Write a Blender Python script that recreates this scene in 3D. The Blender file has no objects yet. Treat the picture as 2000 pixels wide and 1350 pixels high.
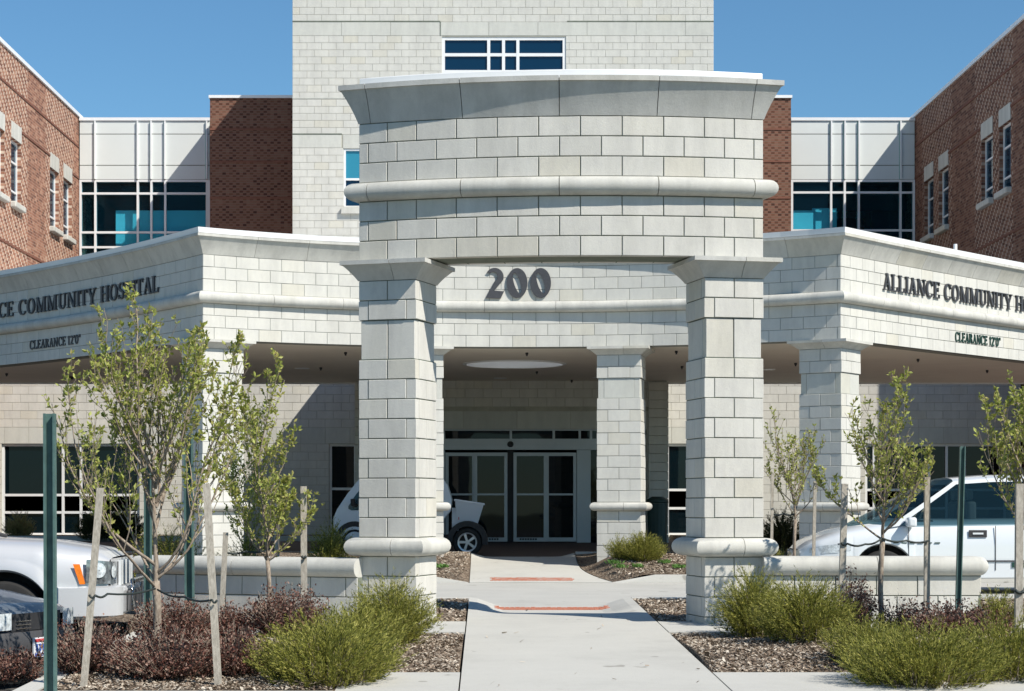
import bpy, math, random
import numpy as np
from mathutils import Vector, Matrix
random.seed(7)
R = math.radians
scene = bpy.context.scene
col = scene.collection

# ------------------------------------------------------------------ camera, sky, sun, exposure
F = 3800.0                     # focal length in pixels of the 2000 px wide photograph
cam_d = bpy.data.cameras.new('camera'); cam = bpy.data.objects.new('camera', cam_d); col.objects.link(cam)
cam.location = (0, 0, 0); cam.rotation_euler = (R(90), 0, 0)
cam_d.sensor_width = 36.0; cam_d.lens = F/2000*36
cam_d.shift_x = 0.0275; cam_d.shift_y = 0.155
cam_d.clip_start = 0.1; cam_d.clip_end = 6000
scene.camera = cam

SUN_EL, SUN_AZ = 45.0, 50.0     # azimuth measured from the facade normal (towards the camera) to the right
to_sun = Vector((math.sin(R(SUN_AZ))*math.cos(R(SUN_EL)), -math.cos(R(SUN_AZ))*math.cos(R(SUN_EL)), math.sin(R(SUN_EL))))
world = bpy.data.worlds.new('World'); scene.world = world; world.use_nodes = True
wn = world.node_tree.nodes; wl = world.node_tree.links; wn.clear()
sky = wn.new('ShaderNodeTexSky'); sky.sky_type = 'NISHITA'; sky.sun_disc = False
sky.sun_elevation = R(SUN_EL)
sky.sun_rotation = math.atan2(to_sun.x, to_sun.y)
sky.altitude = 300; sky.air_density = 1.1; sky.dust_density = 0.0; sky.ozone_density = 6.0
bg = wn.new('ShaderNodeBackground'); bg.inputs['Strength'].default_value = 0.094
wo = wn.new('ShaderNodeOutputWorld')
tint = wn.new('ShaderNodeMix'); tint.data_type = 'RGBA'; tint.blend_type = 'MULTIPLY'; tint.inputs[0].default_value = 1.0
tint.inputs[7].default_value = (0.74, 0.965, 1.0, 1)      # a clear, deep blue spring sky
wl.new(sky.outputs[0], tint.inputs[6]); wl.new(tint.outputs[2], bg.inputs[0]); wl.new(bg.outputs[0], wo.inputs[0])
sl = bpy.data.lights.new('sun', 'SUN'); sl.energy = 5.0; sl.angle = R(0.53); sl.color = (1.0, 0.935, 0.84)
so = bpy.data.objects.new('sun', sl); col.objects.link(so); so.rotation_euler = to_sun.to_track_quat('Z', 'Y').to_euler()
scene.view_settings.view_transform = 'Standard'; scene.view_settings.look = 'None'
scene.view_settings.exposure = 0.28; scene.view_settings.gamma = 1.0
scene.view_settings.use_curve_mapping = False

# ------------------------------------------------------------------ materials
def nt(name):
    m = bpy.data.materials.new(name); m.use_nodes = True
    n = m.node_tree.nodes; l = m.node_tree.links
    return m, n, l, n['Principled BSDF']
def ramp(n, stops):
    r = n.new('ShaderNodeValToRGB'); e = r.color_ramp.elements
    e[0].position, e[0].color = stops[0][0], (*stops[0][1], 1)
    e[1].position, e[1].color = stops[-1][0], (*stops[-1][1], 1)
    for p, c in stops[1:-1]:
        q = e.new(p); q.color = (*c, 1)
    return r
def mixc(n, l, fac, a, b, mode='MIX'):
    m = n.new('ShaderNodeMix'); m.data_type = 'RGBA'; m.blend_type = mode
    for sock, v in ((m.inputs[0], fac), (m.inputs[6], a), (m.inputs[7], b)):
        if hasattr(v, 'is_output') or isinstance(v, bpy.types.NodeSocket): l.new(v, sock)
        elif isinstance(v, (int, float)): sock.default_value = v
        else: sock.default_value = (*v, 1)
    return m.outputs[2]
def noise(n, l, scale, detail=4, rough=0.6, vec=None):
    t = n.new('ShaderNodeTexNoise'); t.inputs['Scale'].default_value = scale
    t.inputs['Detail'].default_value = detail; t.inputs['Roughness'].default_value = rough
    if vec is not None: l.new(vec, t.inputs['Vector'])
    return t.outputs['Fac']
def math_n(n, l, op, a, b=None, c=None):
    m = n.new('ShaderNodeMath'); m.operation = op
    for i, v in enumerate((a, b, c)):
        if v is None: continue
        if isinstance(v, (int, float)): m.inputs[i].default_value = v
        else: l.new(v, m.inputs[i])
    return m.outputs[0]
def wpos(n): return n.new('ShaderNodeNewGeometry').outputs['Position']
def add_bump(n, l, bs, height, strength, dist):
    b = n.new('ShaderNodeBump'); b.inputs['Strength'].default_value = strength; b.inputs['Distance'].default_value = dist
    l.new(height, b.inputs['Height']); l.new(b.outputs[0], bs.inputs['Normal'])

def simple(name, c, rough=0.6, metal=0.0, spec=0.5, var=0.0, scale=8, bump=0.0, coat=0.0):
    m, n, l, b = nt(name)
    b.inputs['Roughness'].default_value = rough; b.inputs['Metallic'].default_value = metal
    b.inputs['Specular IOR Level'].default_value = spec; b.inputs['Coat Weight'].default_value = coat
    if coat: b.inputs['Coat Roughness'].default_value = 0.04
    if var > 0:
        f = noise(n, l, scale, 5, 0.65, wpos(n))
        c1 = tuple(max(0, x*(1-var)) for x in c); c2 = tuple(min(1, x*(1+var)) for x in c)
        r = ramp(n, [(0.3, c1), (0.7, c2)]); l.new(f, r.inputs[0]); l.new(r.outputs[0], b.inputs['Base Color'])
        if bump: add_bump(n, l, b, noise(n, l, scale*8, 4, 0.7, wpos(n)), 0.5, bump)
    else:
        b.inputs['Base Color'].default_value = (*c, 1)
    return m

def island_random(n, l):
    g = n.new('ShaderNodeNewGeometry'); o = n.new('ShaderNodeObjectInfo')
    return math_n(n, l, 'FRACT', math_n(n, l, 'ADD', g.outputs['Random Per Island'], o.outputs['Random']))

def block_mat(name, c, var=0.06, grain=0.10, warm=0.0, stain=0.15):
    """split-face masonry block: every block its own tone, sandy grain, faint streaks of weathering"""
    m, n, l, b = nt(name)
    b.inputs['Roughness'].default_value = 0.92; b.inputs['Specular IOR Level'].default_value = 0.2
    rnd = island_random(n, l)
    lo = tuple(x*(1-var) for x in c); hi = tuple(min(1, x*(1+var*.7)) for x in c)
    odd = (c[0]*0.985, c[1]*0.965, c[2]*0.915)
    r = ramp(n, [(0.0, lo), (0.45, c), (0.86, hi), (0.97, odd)]); l.new(rnd, r.inputs[0])
    p = wpos(n)
    g1 = noise(n, l, 170, 3, 0.8, p)
    rg = ramp(n, [(0.25, (1-grain,)*3), (0.55, (1, 1, 1)), (0.8, (1+grain*.4,)*3)]); l.new(g1, rg.inputs[0])
    c1 = mixc(n, l, 1.0, r.outputs[0], rg.outputs[0], 'MULTIPLY')
    mp = n.new('ShaderNodeMapping'); mp.inputs['Scale'].default_value = (2.2, 2.2, 0.5); l.new(p, mp.inputs[0])
    st = noise(n, l, 1.6, 6, 0.7, mp.outputs[0])
    rs = ramp(n, [(0.35, (1-stain,)*3), (0.6, (1, 1, 1))]); l.new(st, rs.inputs[0])
    c2 = mixc(n, l, 0.75, c1, rs.outputs[0], 'MULTIPLY')
    bl = noise(n, l, 9, 5, 0.75, p)
    rb = ramp(n, [(0.3, (0.93, 0.93, 0.94)), (0.7, (1.02, 1.02, 1.0))]); l.new(bl, rb.inputs[0])
    c3 = mixc(n, l, 0.8, c2, rb.outputs[0], 'MULTIPLY')
    l.new(c3, b.inputs['Base Color'])
    h = math_n(n, l, 'ADD', g1, math_n(n, l, 'MULTIPLY', noise(n, l, 38, 4, 0.7, p), 1.2))
    add_bump(n, l, b, h, 0.45, 0.004)
    return m

def brick_mat(name, axis, strips=(), shift=0.0, tone=1.0, per=4.0, dotc=(0.60, 0.46, 0.36)):
    """brick courses along world axis; light headers laid in diagonals inside the given strips"""
    m, n, l, b = nt(name)
    b.inputs['Roughness'].default_value = 0.9; b.inputs['Specular IOR Level'].default_value = 0.2
    p = wpos(n); sp = n.new('ShaderNodeSeparateXYZ'); l.new(p, sp.inputs[0])
    U = math_n(n, l, 'ADD', sp.outputs[axis], 100.0 + shift); Z = math_n(n, l, 'ADD', sp.outputs[2], 50.0)
    ch, bw = 0.0762, 0.203
    row = math_n(n, l, 'FLOOR', math_n(n, l, 'DIVIDE', Z, ch))
    par = math_n(n, l, 'MODULO', row, 2.0)
    hu = math_n(n, l, 'ADD', math_n(n, l, 'DIVIDE', U, bw), math_n(n, l, 'MULTIPLY', par, 0.5))
    colu = math_n(n, l, 'FLOOR', hu)
    fu = math_n(n, l, 'FRACT', hu); fz = math_n(n, l, 'FRACT', math_n(n, l, 'DIVIDE', Z, ch))
    mu = math_n(n, l, 'LESS_THAN', fu, 0.05); mz = math_n(n, l, 'LESS_THAN', fz, 0.14)
    mort = math_n(n, l, 'MAXIMUM', mu, mz)
    cv = n.new('ShaderNodeCombineXYZ'); l.new(colu, cv.inputs[0]); l.new(row, cv.inputs[1])
    wnz = n.new('ShaderNodeTexWhiteNoise'); wnz.noise_dimensions = '2D'; l.new(cv.outputs[0], wnz.inputs['Vector'])
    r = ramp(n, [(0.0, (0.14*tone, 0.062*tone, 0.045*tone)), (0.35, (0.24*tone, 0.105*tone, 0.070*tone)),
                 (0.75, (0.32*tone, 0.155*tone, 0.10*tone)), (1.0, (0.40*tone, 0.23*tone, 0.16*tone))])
    l.new(wnz.outputs['Value'], r.inputs[0])
    cc = mixc(n, l, mort, r.outputs[0], (0.34*tone, 0.27*tone, 0.21*tone))
    if strips:
        hc = math_n(n, l, 'FLOOR', math_n(n, l, 'DIVIDE', U, bw/2))
        rr = math_n(n, l, 'MODULO', math_n(n, l, 'ADD', hc, row), per)
        dot = math_n(n, l, 'LESS_THAN', rr, 0.5)
        tot = None
        for a, c in strips:
            g = math_n(n, l, 'MULTIPLY', math_n(n, l, 'GREATER_THAN', sp.outputs[axis], a), math_n(n, l, 'LESS_THAN', sp.outputs[axis], c))
            tot = g if tot is None else math_n(n, l, 'MAXIMUM', tot, g)
        dd = math_n(n, l, 'MULTIPLY', math_n(n, l, 'MULTIPLY', dot, tot), math_n(n, l, 'SUBTRACT', 1.0, mz))
        cc = mixc(n, l, dd, cc, dotc)
    bl = noise(n, l, 0.9, 5, 0.7, p); rb = ramp(n, [(0.3, (0.86,)*3), (0.7, (1.06,)*3)]); l.new(bl, rb.inputs[0])
    cc = mixc(n, l, 1.0, cc, rb.outputs[0], 'MULTIPLY')
    l.new(cc, b.inputs['Base Color'])
    add_bump(n, l, b, math_n(n, l, 'SUBTRACT', 1.0, mort), 0.5, 0.006)
    return m

def concrete_mat(name, c, crack=True):
    m, n, l, b = nt(name)
    b.inputs['Roughness'].default_value = 0.88; b.inputs['Specular IOR Level'].default_value = 0.25
    p = wpos(n)
    r = ramp(n, [(0.25, tuple(x*.86 for x in c)), (0.5, c), (0.75, tuple(min(1, x*1.06) for x in c))])
    l.new(noise(n, l, 0.9, 8, 0.7, p), r.inputs[0])
    sp = noise(n, l, 130, 2, 0.6, p); rs = ramp(n, [(0.30, (0.80,)*3), (0.48, (1,)*3)]); l.new(sp, rs.inputs[0])
    c1 = mixc(n, l, 0.7, r.outputs[0], rs.outputs[0], 'MULTIPLY')
    mp = n.new('ShaderNodeMapping'); mp.inputs['Scale'].default_value = (0.8, 6.0, 1); l.new(p, mp.inputs[0])
    s2 = noise(n, l, 7, 5, 0.8, mp.outputs[0]); r2 = ramp(n, [(0.28, (0.82, 0.81, 0.79)), (0.42, (1,)*3)]); l.new(s2, r2.inputs[0])
    c2 = mixc(n, l, 0.8, c1, r2.outputs[0], 'MULTIPLY')
    s3 = noise(n, l, 3.3, 3, 0.4, p); r3 = ramp(n, [(0.265, (0.45, 0.43, 0.40)), (0.29, (1,)*3)]); l.new(s3, r3.inputs[0])
    c3 = mixc(n, l, 0.6, c2, r3.outputs[0], 'MULTIPLY')
    l.new(c3, b.inputs['Base Color'])
    add_bump(n, l, b, math_n(n, l, 'ADD', sp, noise(n, l, 60, 3, .6, p)), 0.3, 0.003)
    return m

def leaf_mat(name, cols, trans=0.35, rough=0.55):
    m, n, l, b = nt(name)
    g = n.new('ShaderNodeNewGeometry')
    k = len(cols)-1
    r = ramp(n, [(i/k, c) for i, c in enumerate(cols)]); l.new(g.outputs['Random Per Island'], r.inputs[0])
    l.new(r.outputs[0], b.inputs['Base Color']); b.inputs['Roughness'].default_value = rough
    b.inputs['Specular IOR Level'].default_value = 0.3
    t = n.new('ShaderNodeBsdfTranslucent'); l.new(r.outputs[0], t.inputs[0])
    mx = n.new('ShaderNodeMixShader'); mx.inputs[0].default_value = trans
    l.new(b.outputs[0], mx.inputs[1]); l.new(t.outputs[0], mx.inputs[2])
    l.new(mx.outputs[0], n['Material Output'].inputs[0])
    return m

def glass_mat(name, tint, trans=0.0, rough=0.02, ior=1.5, tcol=(0.5, 0.7, 0.75)):
    m, n, l, b = nt(name)
    b.inputs['Base Color'].default_value = (*tint, 1); b.inputs['Roughness'].default_value = rough
    b.inputs['IOR'].default_value = ior; b.inputs['Specular IOR Level'].default_value = 0.6
    w = noise(n, l, 0.7, 2, 0.4, wpos(n)); add_bump(n, l, b, w, 0.08, 0.02)
    if trans > 0:
        t = n.new('ShaderNodeBsdfTransparent'); t.inputs[0].default_value = (*tcol, 1)
        mx = n.new('ShaderNodeMixShader'); mx.inputs[0].default_value = trans
        l.new(b.outputs[0], mx.inputs[1]); l.new(t.outputs[0], mx.inputs[2])
        l.new(mx.outputs[0], n['Material Output'].inputs[0])
    return m

def chip_mat(name, cols):
    m, n, l, b = nt(name)
    g = n.new('ShaderNodeNewGeometry'); k = len(cols)-1
    r = ramp(n, [(i/k, c) for i, c in enumerate(cols)]); l.new(g.outputs['Random Per Island'], r.inputs[0])
    l.new(r.outputs[0], b.inputs['Base Color']); b.inputs['Roughness'].default_value = 0.9
    b.inputs['Specular IOR Level'].default_value = 0.2
    return m
def bark_mat(name, c1, c2):
    m, n, l, b = nt(name)
    p = wpos(n); mp = n.new('ShaderNodeMapping'); mp.inputs['Scale'].default_value = (1, 1, 0.35); l.new(p, mp.inputs[0])
    f = noise(n, l, 60, 5, 0.7, mp.outputs[0]); r = ramp(n, [(0.35, c1), (0.65, c2)]); l.new(f, r.inputs[0])
    l.new(r.outputs[0], b.inputs['Base Color']); b.inputs['Roughness'].default_value = 0.85
    add_bump(n, l, b, f, 0.6, 0.004)
    return m
def mulch_mat(name):
    m, n, l, b = nt(name)
    p = wpos(n); v = n.new('ShaderNodeTexVoronoi'); v.inputs['Scale'].default_value = 38; l.new(p, v.inputs['Vector'])
    sp = n.new('ShaderNodeSeparateXYZ'); l.new(v.outputs['Color'], sp.inputs[0])
    r = ramp(n, [(0.0, (0.09, 0.065, 0.045)), (0.4, (0.18, 0.135, 0.10)), (0.75, (0.28, 0.22, 0.165)), (1.0, (0.42, 0.36, 0.285))])
    l.new(sp.outputs[0], r.inputs[0])
    w = noise(n, l, 1.5, 4, 0.6, p); rw = ramp(n, [(0.3, (0.75,)*3), (0.7, (1.1,)*3)]); l.new(w, rw.inputs[0])
    l.new(mixc(n, l, 1.0, r.outputs[0], rw.outputs[0], 'MULTIPLY'), b.inputs['Base Color'])
    b.inputs['Roughness'].default_value = 0.95; b.inputs['Specular IOR Level'].default_value = 0.15
    add_bump(n, l, b, v.outputs['Distance'], 1.0, 0.03)
    return m

BLK = (0.62, 0.61, 0.565)
M = dict(
    block=block_mat('portal_block', BLK, 0.045, 0.10, stain=0.20),
    block_c=block_mat('canopy_block', (0.61, 0.605, 0.56), 0.03, 0.05),
    block_t=block_mat('tower_block', (0.60, 0.595, 0.55), 0.035, 0.04),
    block_w=block_mat('wall_block', (0.61, 0.60, 0.55), 0.05, 0.05),
    cast=block_mat('cast_stone', (0.58, 0.575, 0.53), 0.03, 0.07, stain=0.26),
    cornice=block_mat('cornice_stone', (0.55, 0.55, 0.52), 0.03, 0.10, stain=0.25),
    panel=block_mat('lintel_stone', (0.56, 0.565, 0.52), 0.03, 0.03),
    mortar=simple('mortar_dark', (0.17, 0.19, 0.155), 0.95, spec=0.1, var=0.2, scale=6),
    mortar_c=simple('mortar_grey', (0.27, 0.28, 0.255), 0.95, spec=0.1, var=0.15, scale=6),
    mortar_t=simple('mortar_tan', (0.40, 0.39, 0.33), 0.95, spec=0.1, var=0.15, scale=4),
    white=simple('white_metal', (0.78, 0.79, 0.79), 0.35, spec=0.5, var=0.03, scale=1.5),
    frame=simple('white_frame', (0.74, 0.75, 0.75), 0.4, var=0.03, scale=3),
    dframe=simple('door_aluminium', (0.42, 0.45, 0.47), 0.35, metal=0.25, var=0.04, scale=3),
    panelw=simple('metal_panel', (0.65, 0.685, 0.665), 0.5, var=0.025, scale=0.8),
    fin=simple('green_joint', (0.25, 0.42, 0.38), 0.5),
    soffit=simple('soffit_plaster', (0.74, 0.69, 0.60), 0.9, spec=0.2, var=0.05, scale=0.7),
    letter=simple('dark_letter', (0.055, 0.055, 0.06), 0.45, var=0.15, scale=20),
    dgreen=simple('green_letter', (0.012, 0.05, 0.035), 0.4),
    glass_tower=glass_mat('tower_glass', (0.001, 0.022, 0.055), ior=1.45),
    glass_teal=glass_mat('teal_glass', (0.03, 0.22, 0.32), ior=1.5),
    glass_dark=glass_mat('dark_glass', (0.002, 0.007, 0.010), ior=1.3),
    glass_link=glass_mat('link_glass', (0.002, 0.02, 0.035), trans=0.85, tcol=(0.62, 0.90, 0.97)),
    glass_win=glass_mat('window_glass', (0.01, 0.05, 0.09), trans=0.5, tcol=(0.55, 0.75, 0.85)),
    glass_car=glass_mat('car_glass', (0.01, 0.03, 0.04), trans=0.6, tcol=(0.45, 0.62, 0.68)),
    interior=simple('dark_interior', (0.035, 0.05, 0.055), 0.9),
    teal=simple('teal_lit_interior', (0.46, 0.88, 0.92), 0.7, var=0.06, scale=0.6),  # strong teal stands in for bright interior and reflections in the link glass
    blind_and_reflection=simple('pale_blind_and_reflection', (0.62, 0.64, 0.64), 0.8, var=0.04, scale=4),
    concrete=concrete_mat('walk_concrete', (0.49, 0.485, 0.445)),
    kerb=concrete_mat('kerb_concrete', (0.52, 0.515, 0.475)),
    road=concrete_mat('drive_concrete', (0.46, 0.455, 0.42)),
    lot=simple('asphalt', (0.075, 0.075, 0.072), 0.9, var=0.2, scale=5, bump=0.003),
    lane=simple('lane_paving', (0.085, 0.06, 0.052), 0.85, var=0.15, scale=3, bump=0.003),
    terrain=simple('dry_grass', (0.07, 0.085, 0.035), 0.95, var=0.3, scale=0.7),
    paver=simple('red_paver', (0.46, 0.17, 0.105), 0.85, var=0.18, scale=25),
    mulch=mulch_mat('mulch'),
    chips=chip_mat('wood_chips', [(0.10, 0.07, 0.05), (0.22, 0.165, 0.12), (0.33, 0.265, 0.20), (0.44, 0.38, 0.30), (0.6, 0.54, 0.45)]),
    bark=bark_mat('young_bark', (0.16, 0.12, 0.09), (0.38, 0.32, 0.25)),
    wood=bark_mat('weathered_wood', (0.30, 0.27, 0.22), (0.50, 0.46, 0.39)),
    postgreen=simple('green_steel', (0.075, 0.14, 0.128), 0.5, var=0.25, scale=9),
    tie=simple('rubber_tie', (0.02, 0.03, 0.028), 0.6),
    leaf=leaf_mat('spring_leaf', [(0.19, 0.22, 0.04), (0.34, 0.38, 0.08), (0.50, 0.54, 0.15), (0.42, 0.36, 0.13)], 0.4),
    juniper=leaf_mat('juniper_spray', [(0.045, 0.053, 0.012), (0.15, 0.163, 0.027), (0.31, 0.31, 0.055), (0.50, 0.46, 0.13)], 0.25),
    barberry=leaf_mat('barberry_leaf', [(0.03, 0.012, 0.010), (0.085, 0.032, 0.024), (0.15, 0.06, 0.042), (0.21, 0.11, 0.08), (0.36, 0.25, 0.20)], 0.2),
    shrubdark=leaf_mat('dark_leaf', [(0.02, 0.03, 0.012), (0.05, 0.06, 0.02), (0.09, 0.09, 0.03)], 0.2),
    tan=leaf_mat('dry_leaf', [(0.20, 0.15, 0.07), (0.32, 0.27, 0.12), (0.30, 0.32, 0.10)], 0.2),
    weed=leaf_mat('weed_leaf', [(0.10, 0.22, 0.05), (0.16, 0.30, 0.07)], 0.3),
    silver=simple('silver_paint', (0.60, 0.61, 0.62), 0.38, metal=0.25, coat=0.6),
    vanwhite=simple('white_paint', (0.66, 0.69, 0.70), 0.3, coat=1.0),
    cartwhite=simple('cart_white', (0.68, 0.74, 0.80), 0.35, coat=0.5),
    greycar=simple('grey_paint', (0.12, 0.14, 0.155), 0.4, metal=0.2, coat=0.4),
    plastic=simple('black_plastic', (0.028, 0.028, 0.03), 0.6, var=0.2, scale=8),
    greyplastic=simple('grey_plastic', (0.055, 0.055, 0.058), 0.55, var=0.12, scale=5),
    rubber=simple('tyre_rubber', (0.02, 0.02, 0.02), 0.85, var=0.2, scale=12),
    chrome=simple('chrome', (0.75, 0.76, 0.77), 0.12, metal=1.0),
    alloy=simple('alloy', (0.60, 0.62, 0.64), 0.3, metal=0.6),
    lens=simple('clear_lens', (0.55, 0.60, 0.62), 0.1, coat=1.0, var=0.4, scale=26),
    lamp=simple('headlight_housing', (0.22, 0.25, 0.27), 0.08, metal=0.5, coat=1.0, var=0.6, scale=22),
    amber=simple('amber_lens', (0.85, 0.20, 0.01), 0.2, coat=1.0, var=0.2, scale=40),
    plate=simple('plate_white', (0.75, 0.77, 0.80), 0.4), platered=simple('plate_red', (0.55, 0.05, 0.06), 0.4),
    plateblue=simple('plate_blue', (0.05, 0.12, 0.45), 0.4),
    seat=simple('seat_cloth', (0.16, 0.15, 0.14), 0.9), skin=simple('steering_wheel_tan', (0.45, 0.33, 0.22), 0.6),
    binm=simple('bin_green', (0.02, 0.05, 0.045), 0.5),
    brick_lit=brick_mat('brick_left_lit', 1, ((48.9, 53.3), (55.5, 59.3)), tone=1.12),  # sunlit copy of the wing brick, sunlight put into its lifted tone
    brick_shaded=brick_mat('brick_right_shaded', 1, ((48.9, 52.7), (55.3, 59.0)), tone=0.72, dotc=(0.40, 0.30, 0.24)),  # same brick with shade put into its lower tone and duller headers
    brick_p_shaded=brick_mat('brick_pier', 0, ((-20, 20),), tone=0.50, per=2.0, dotc=(0.20, 0.10, 0.07)),  # same brick again, the tower's dark shade put into its tone
    brick_plain=brick_mat('brick_plain', 0, ()),
    corbel=simple('corbel_brick', (0.17, 0.07, 0.045), 0.9, var=0.2, scale=5),
)

# ------------------------------------------------------------------ object helpers
class Th:
    def __init__(s, o, loc): s.o = o; s.loc = Vector(loc); s.count = {}
def thing(name, label, cat, loc, group=None):
    o = bpy.data.objects.new(name, None); col.objects.link(o); o.location = loc; o.empty_display_size = 0.2
    o['label'] = label; o['category'] = cat
    if group: o['group'] = group
    return Th(o, loc)
def link(name, me, parent=None, loc=(0, 0, 0), rz=0.0, kind=None, label=None):
    o = bpy.data.objects.new(name, me); col.objects.link(o)
    if parent is not None: o.parent = parent
    o.location = loc; o.rotation_euler = (0, 0, rz)
    if kind: o['kind'] = kind
    if label: o['label'] = label
    return o
class MB:
    """mesh collector in world coordinates"""
    def __init__(s): s.v = []; s.f = []
    def add(s, vs, fs):
        k = len(s.v); s.v += [tuple(p) for p in vs]; s.f += [tuple(i+k for i in f) for f in fs]; return s
    def box(s, x0, x1, y0, y1, z0, z1):
        vs = [(x0, y0, z0), (x1, y0, z0), (x1, y1, z0), (x0, y1, z0), (x0, y0, z1), (x1, y0, z1), (x1, y1, z1), (x0, y1, z1)]
        return s.add(vs, BOXF)
    def obox(s, c, d, n, w, t, z0, z1):
        """oriented box: centre c (x,y) on the face, direction d, inward n; width w, thickness t"""
        vs = []
        for z in (z0, z1):
            for a, b in ((-w/2, 0), (w/2, 0), (w/2, t), (-w/2, t)):
                vs.append((c[0]+d[0]*a+n[0]*b, c[1]+d[1]*a+n[1]*b, z))
        return s.add(vs, BOXF)
    def tube(s, pts, rads, k=6, cap=True):
        pts = [Vector(p) for p in pts]; base = len(s.v); up = Vector((0.13, 0.31, 0.94)); rings = []
        for i, p in enumerate(pts):
            t = (pts[min(i+1, len(pts)-1)]-pts[max(i-1, 0)])
            t = t.normalized() if t.length > 1e-9 else Vector((0, 0, 1))
            a = t.cross(up)
            if a.length < 1e-3: a = t.cross(Vector((1, 0, 0)))
            a.normalize(); b = t.cross(a)
            r = rads[i] if hasattr(rads, '__len__') else rads
            for j in range(k):
                an = 2*math.pi*j/k; s.v.append(tuple(p+a*(r*math.cos(an))+b*(r*math.sin(an))))
        for i in range(len(pts)-1):
            for j in range(k):
                q = base+i*k; s.f.append((q+j, q+(j+1) % k, q+k+(j+1) % k, q+k+j))
        if cap:
            s.f.append(tuple(base+j for j in range(k))[::-1]); s.f.append(tuple(base+(len(pts)-1)*k+j for j in range(k)))
        return s
    def grid(s, rows, close=False):
        """rows: list of lists of points"""
        base = len(s.v); m = len(rows[0])
        for r in rows: s.v += [tuple(p) for p in r]
        for i in range(len(rows)-1):
            for j in range(m-1 if not close else m):
                a = base+i*m+j; b = base+i*m+(j+1) % m
                s.f.append((a, b, b+m, a+m))
        return s
    def prism(s, poly, z0, z1):
        n = len(poly); vs = [(x, y, z0) for x, y in poly]+[(x, y, z1) for x, y in poly]
        fs = [tuple(range(n))[::-1], tuple(range(n, 2*n))]+[(i, (i+1) % n, n+(i+1) % n, n+i) for i in range(n)]
        return s.add(vs, fs)
    def mesh(s, name, mat, off=(0, 0, 0), smooth=False):
        me = bpy.data.meshes.new(name)
        v = np.array(s.v, dtype=float)-np.array(off)
        me.from_pydata(v.tolist(), [], s.f); me.materials.append(M[mat] if isinstance(mat, str) else mat)
        if smooth: me.polygons.foreach_set('use_smooth', [True]*len(me.polygons))
        me.update(); return me
    def part(s, name, mat, T, sub=None, smooth=False, kind=None, label=None):
        me = s.mesh(name, mat, T.loc, smooth)
        return link(name, me, sub if sub is not None else T.o, kind=kind, label=label)
    def top(s, name, mat, label, cat, group=None, kind=None, smooth=False, loc=None):
        off = loc if loc is not None else (0, 0, 0)
        o = link(name, s.mesh(name, mat, off, smooth), None, loc=off)
        if kind: o['kind'] = kind
        if label: o['label'] = label
        if cat: o['category'] = cat
        if group: o['group'] = group
        return o
BOXF = [(0, 3, 2, 1), (4, 5, 6, 7), (0, 1, 5, 4), (1, 2, 6, 5), (2, 3, 7, 6), (3, 0, 4, 7)]

def auto_smooth(o, ang=35):
    me = o.data; me.polygons.foreach_set('use_smooth', [True]*len(me.polygons))
    try: me.set_sharp_from_angle(angle=R(ang))
    except Exception: pass
    return o
def bevel(o, w, seg=2):
    m = o.modifiers.new('bevel', 'BEVEL'); m.width = w; m.segments = seg; m.limit_method = 'ANGLE'; m.angle_limit = R(40)
    return o

_bm = {}
def block_mesh(w, d, h, mat, ch=0.004):
    """masonry unit with chamfered face edges; origin at face centre bottom, +y into the wall"""
    k = (round(w, 3), round(d, 3), round(h, 3), mat, ch)
    if k in _bm: return _bm[k]
    a = w/2
    v = [(-a, d, 0), (a, d, 0), (a, d, h), (-a, d, h), (-a, ch, 0), (a, ch, 0), (a, ch, h), (-a, ch, h),
         (-a+ch, 0, ch), (a-ch, 0, ch), (a-ch, 0, h-ch), (-a+ch, 0, h-ch)]
    f = [(1, 0, 3, 2), (4, 5, 9, 8), (5, 6, 10, 9), (6, 7, 11, 10), (7, 4, 8, 11), (8, 9, 10, 11),
         (0, 1, 5, 4), (1, 2, 6, 5), (2, 3, 7, 6), (3, 0, 4, 7)]
    me = bpy.data.meshes.new('block'); me.from_pydata(v, [], f); me.materials.append(M[mat]); me.update()
    _bm[k] = me; return me
_stuff = {}
def put_block(T, x, y, z, rz, w, d, h, mat, sub=None, name='block', lim=300, force_stuff=False, jit=0.0012, rnd=random):
    n = T.count.get(name, 0)
    me = block_mesh(w, d, h, mat)
    j = rnd.uniform(-jit, jit)
    x += -math.sin(rz)*j; y += math.cos(rz)*j
    if n < lim and not force_stuff:
        T.count[name] = n+1
        link(name, me, sub if sub is not None else T.o, (x-T.loc.x, y-T.loc.y, z-T.loc.z), rz)
    else:
        key = (id(T), mat)
        if key not in _stuff: _stuff[key] = (MB(), T, mat)
        c, s = math.cos(rz), math.sin(rz)
        vs = [(x+v.co.x*c-v.co.y*s, y+v.co.x*s+v.co.y*c, z+v.co.z) for v in me.vertices]
        _stuff[key][0].add(vs, [tuple(p.vertices) for p in me.polygons])
def flush_stuff():
    for mb, T, mat in _stuff.values(): mb.part('blocks', mat, T, kind='stuff')
    _stuff.clear()

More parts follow.
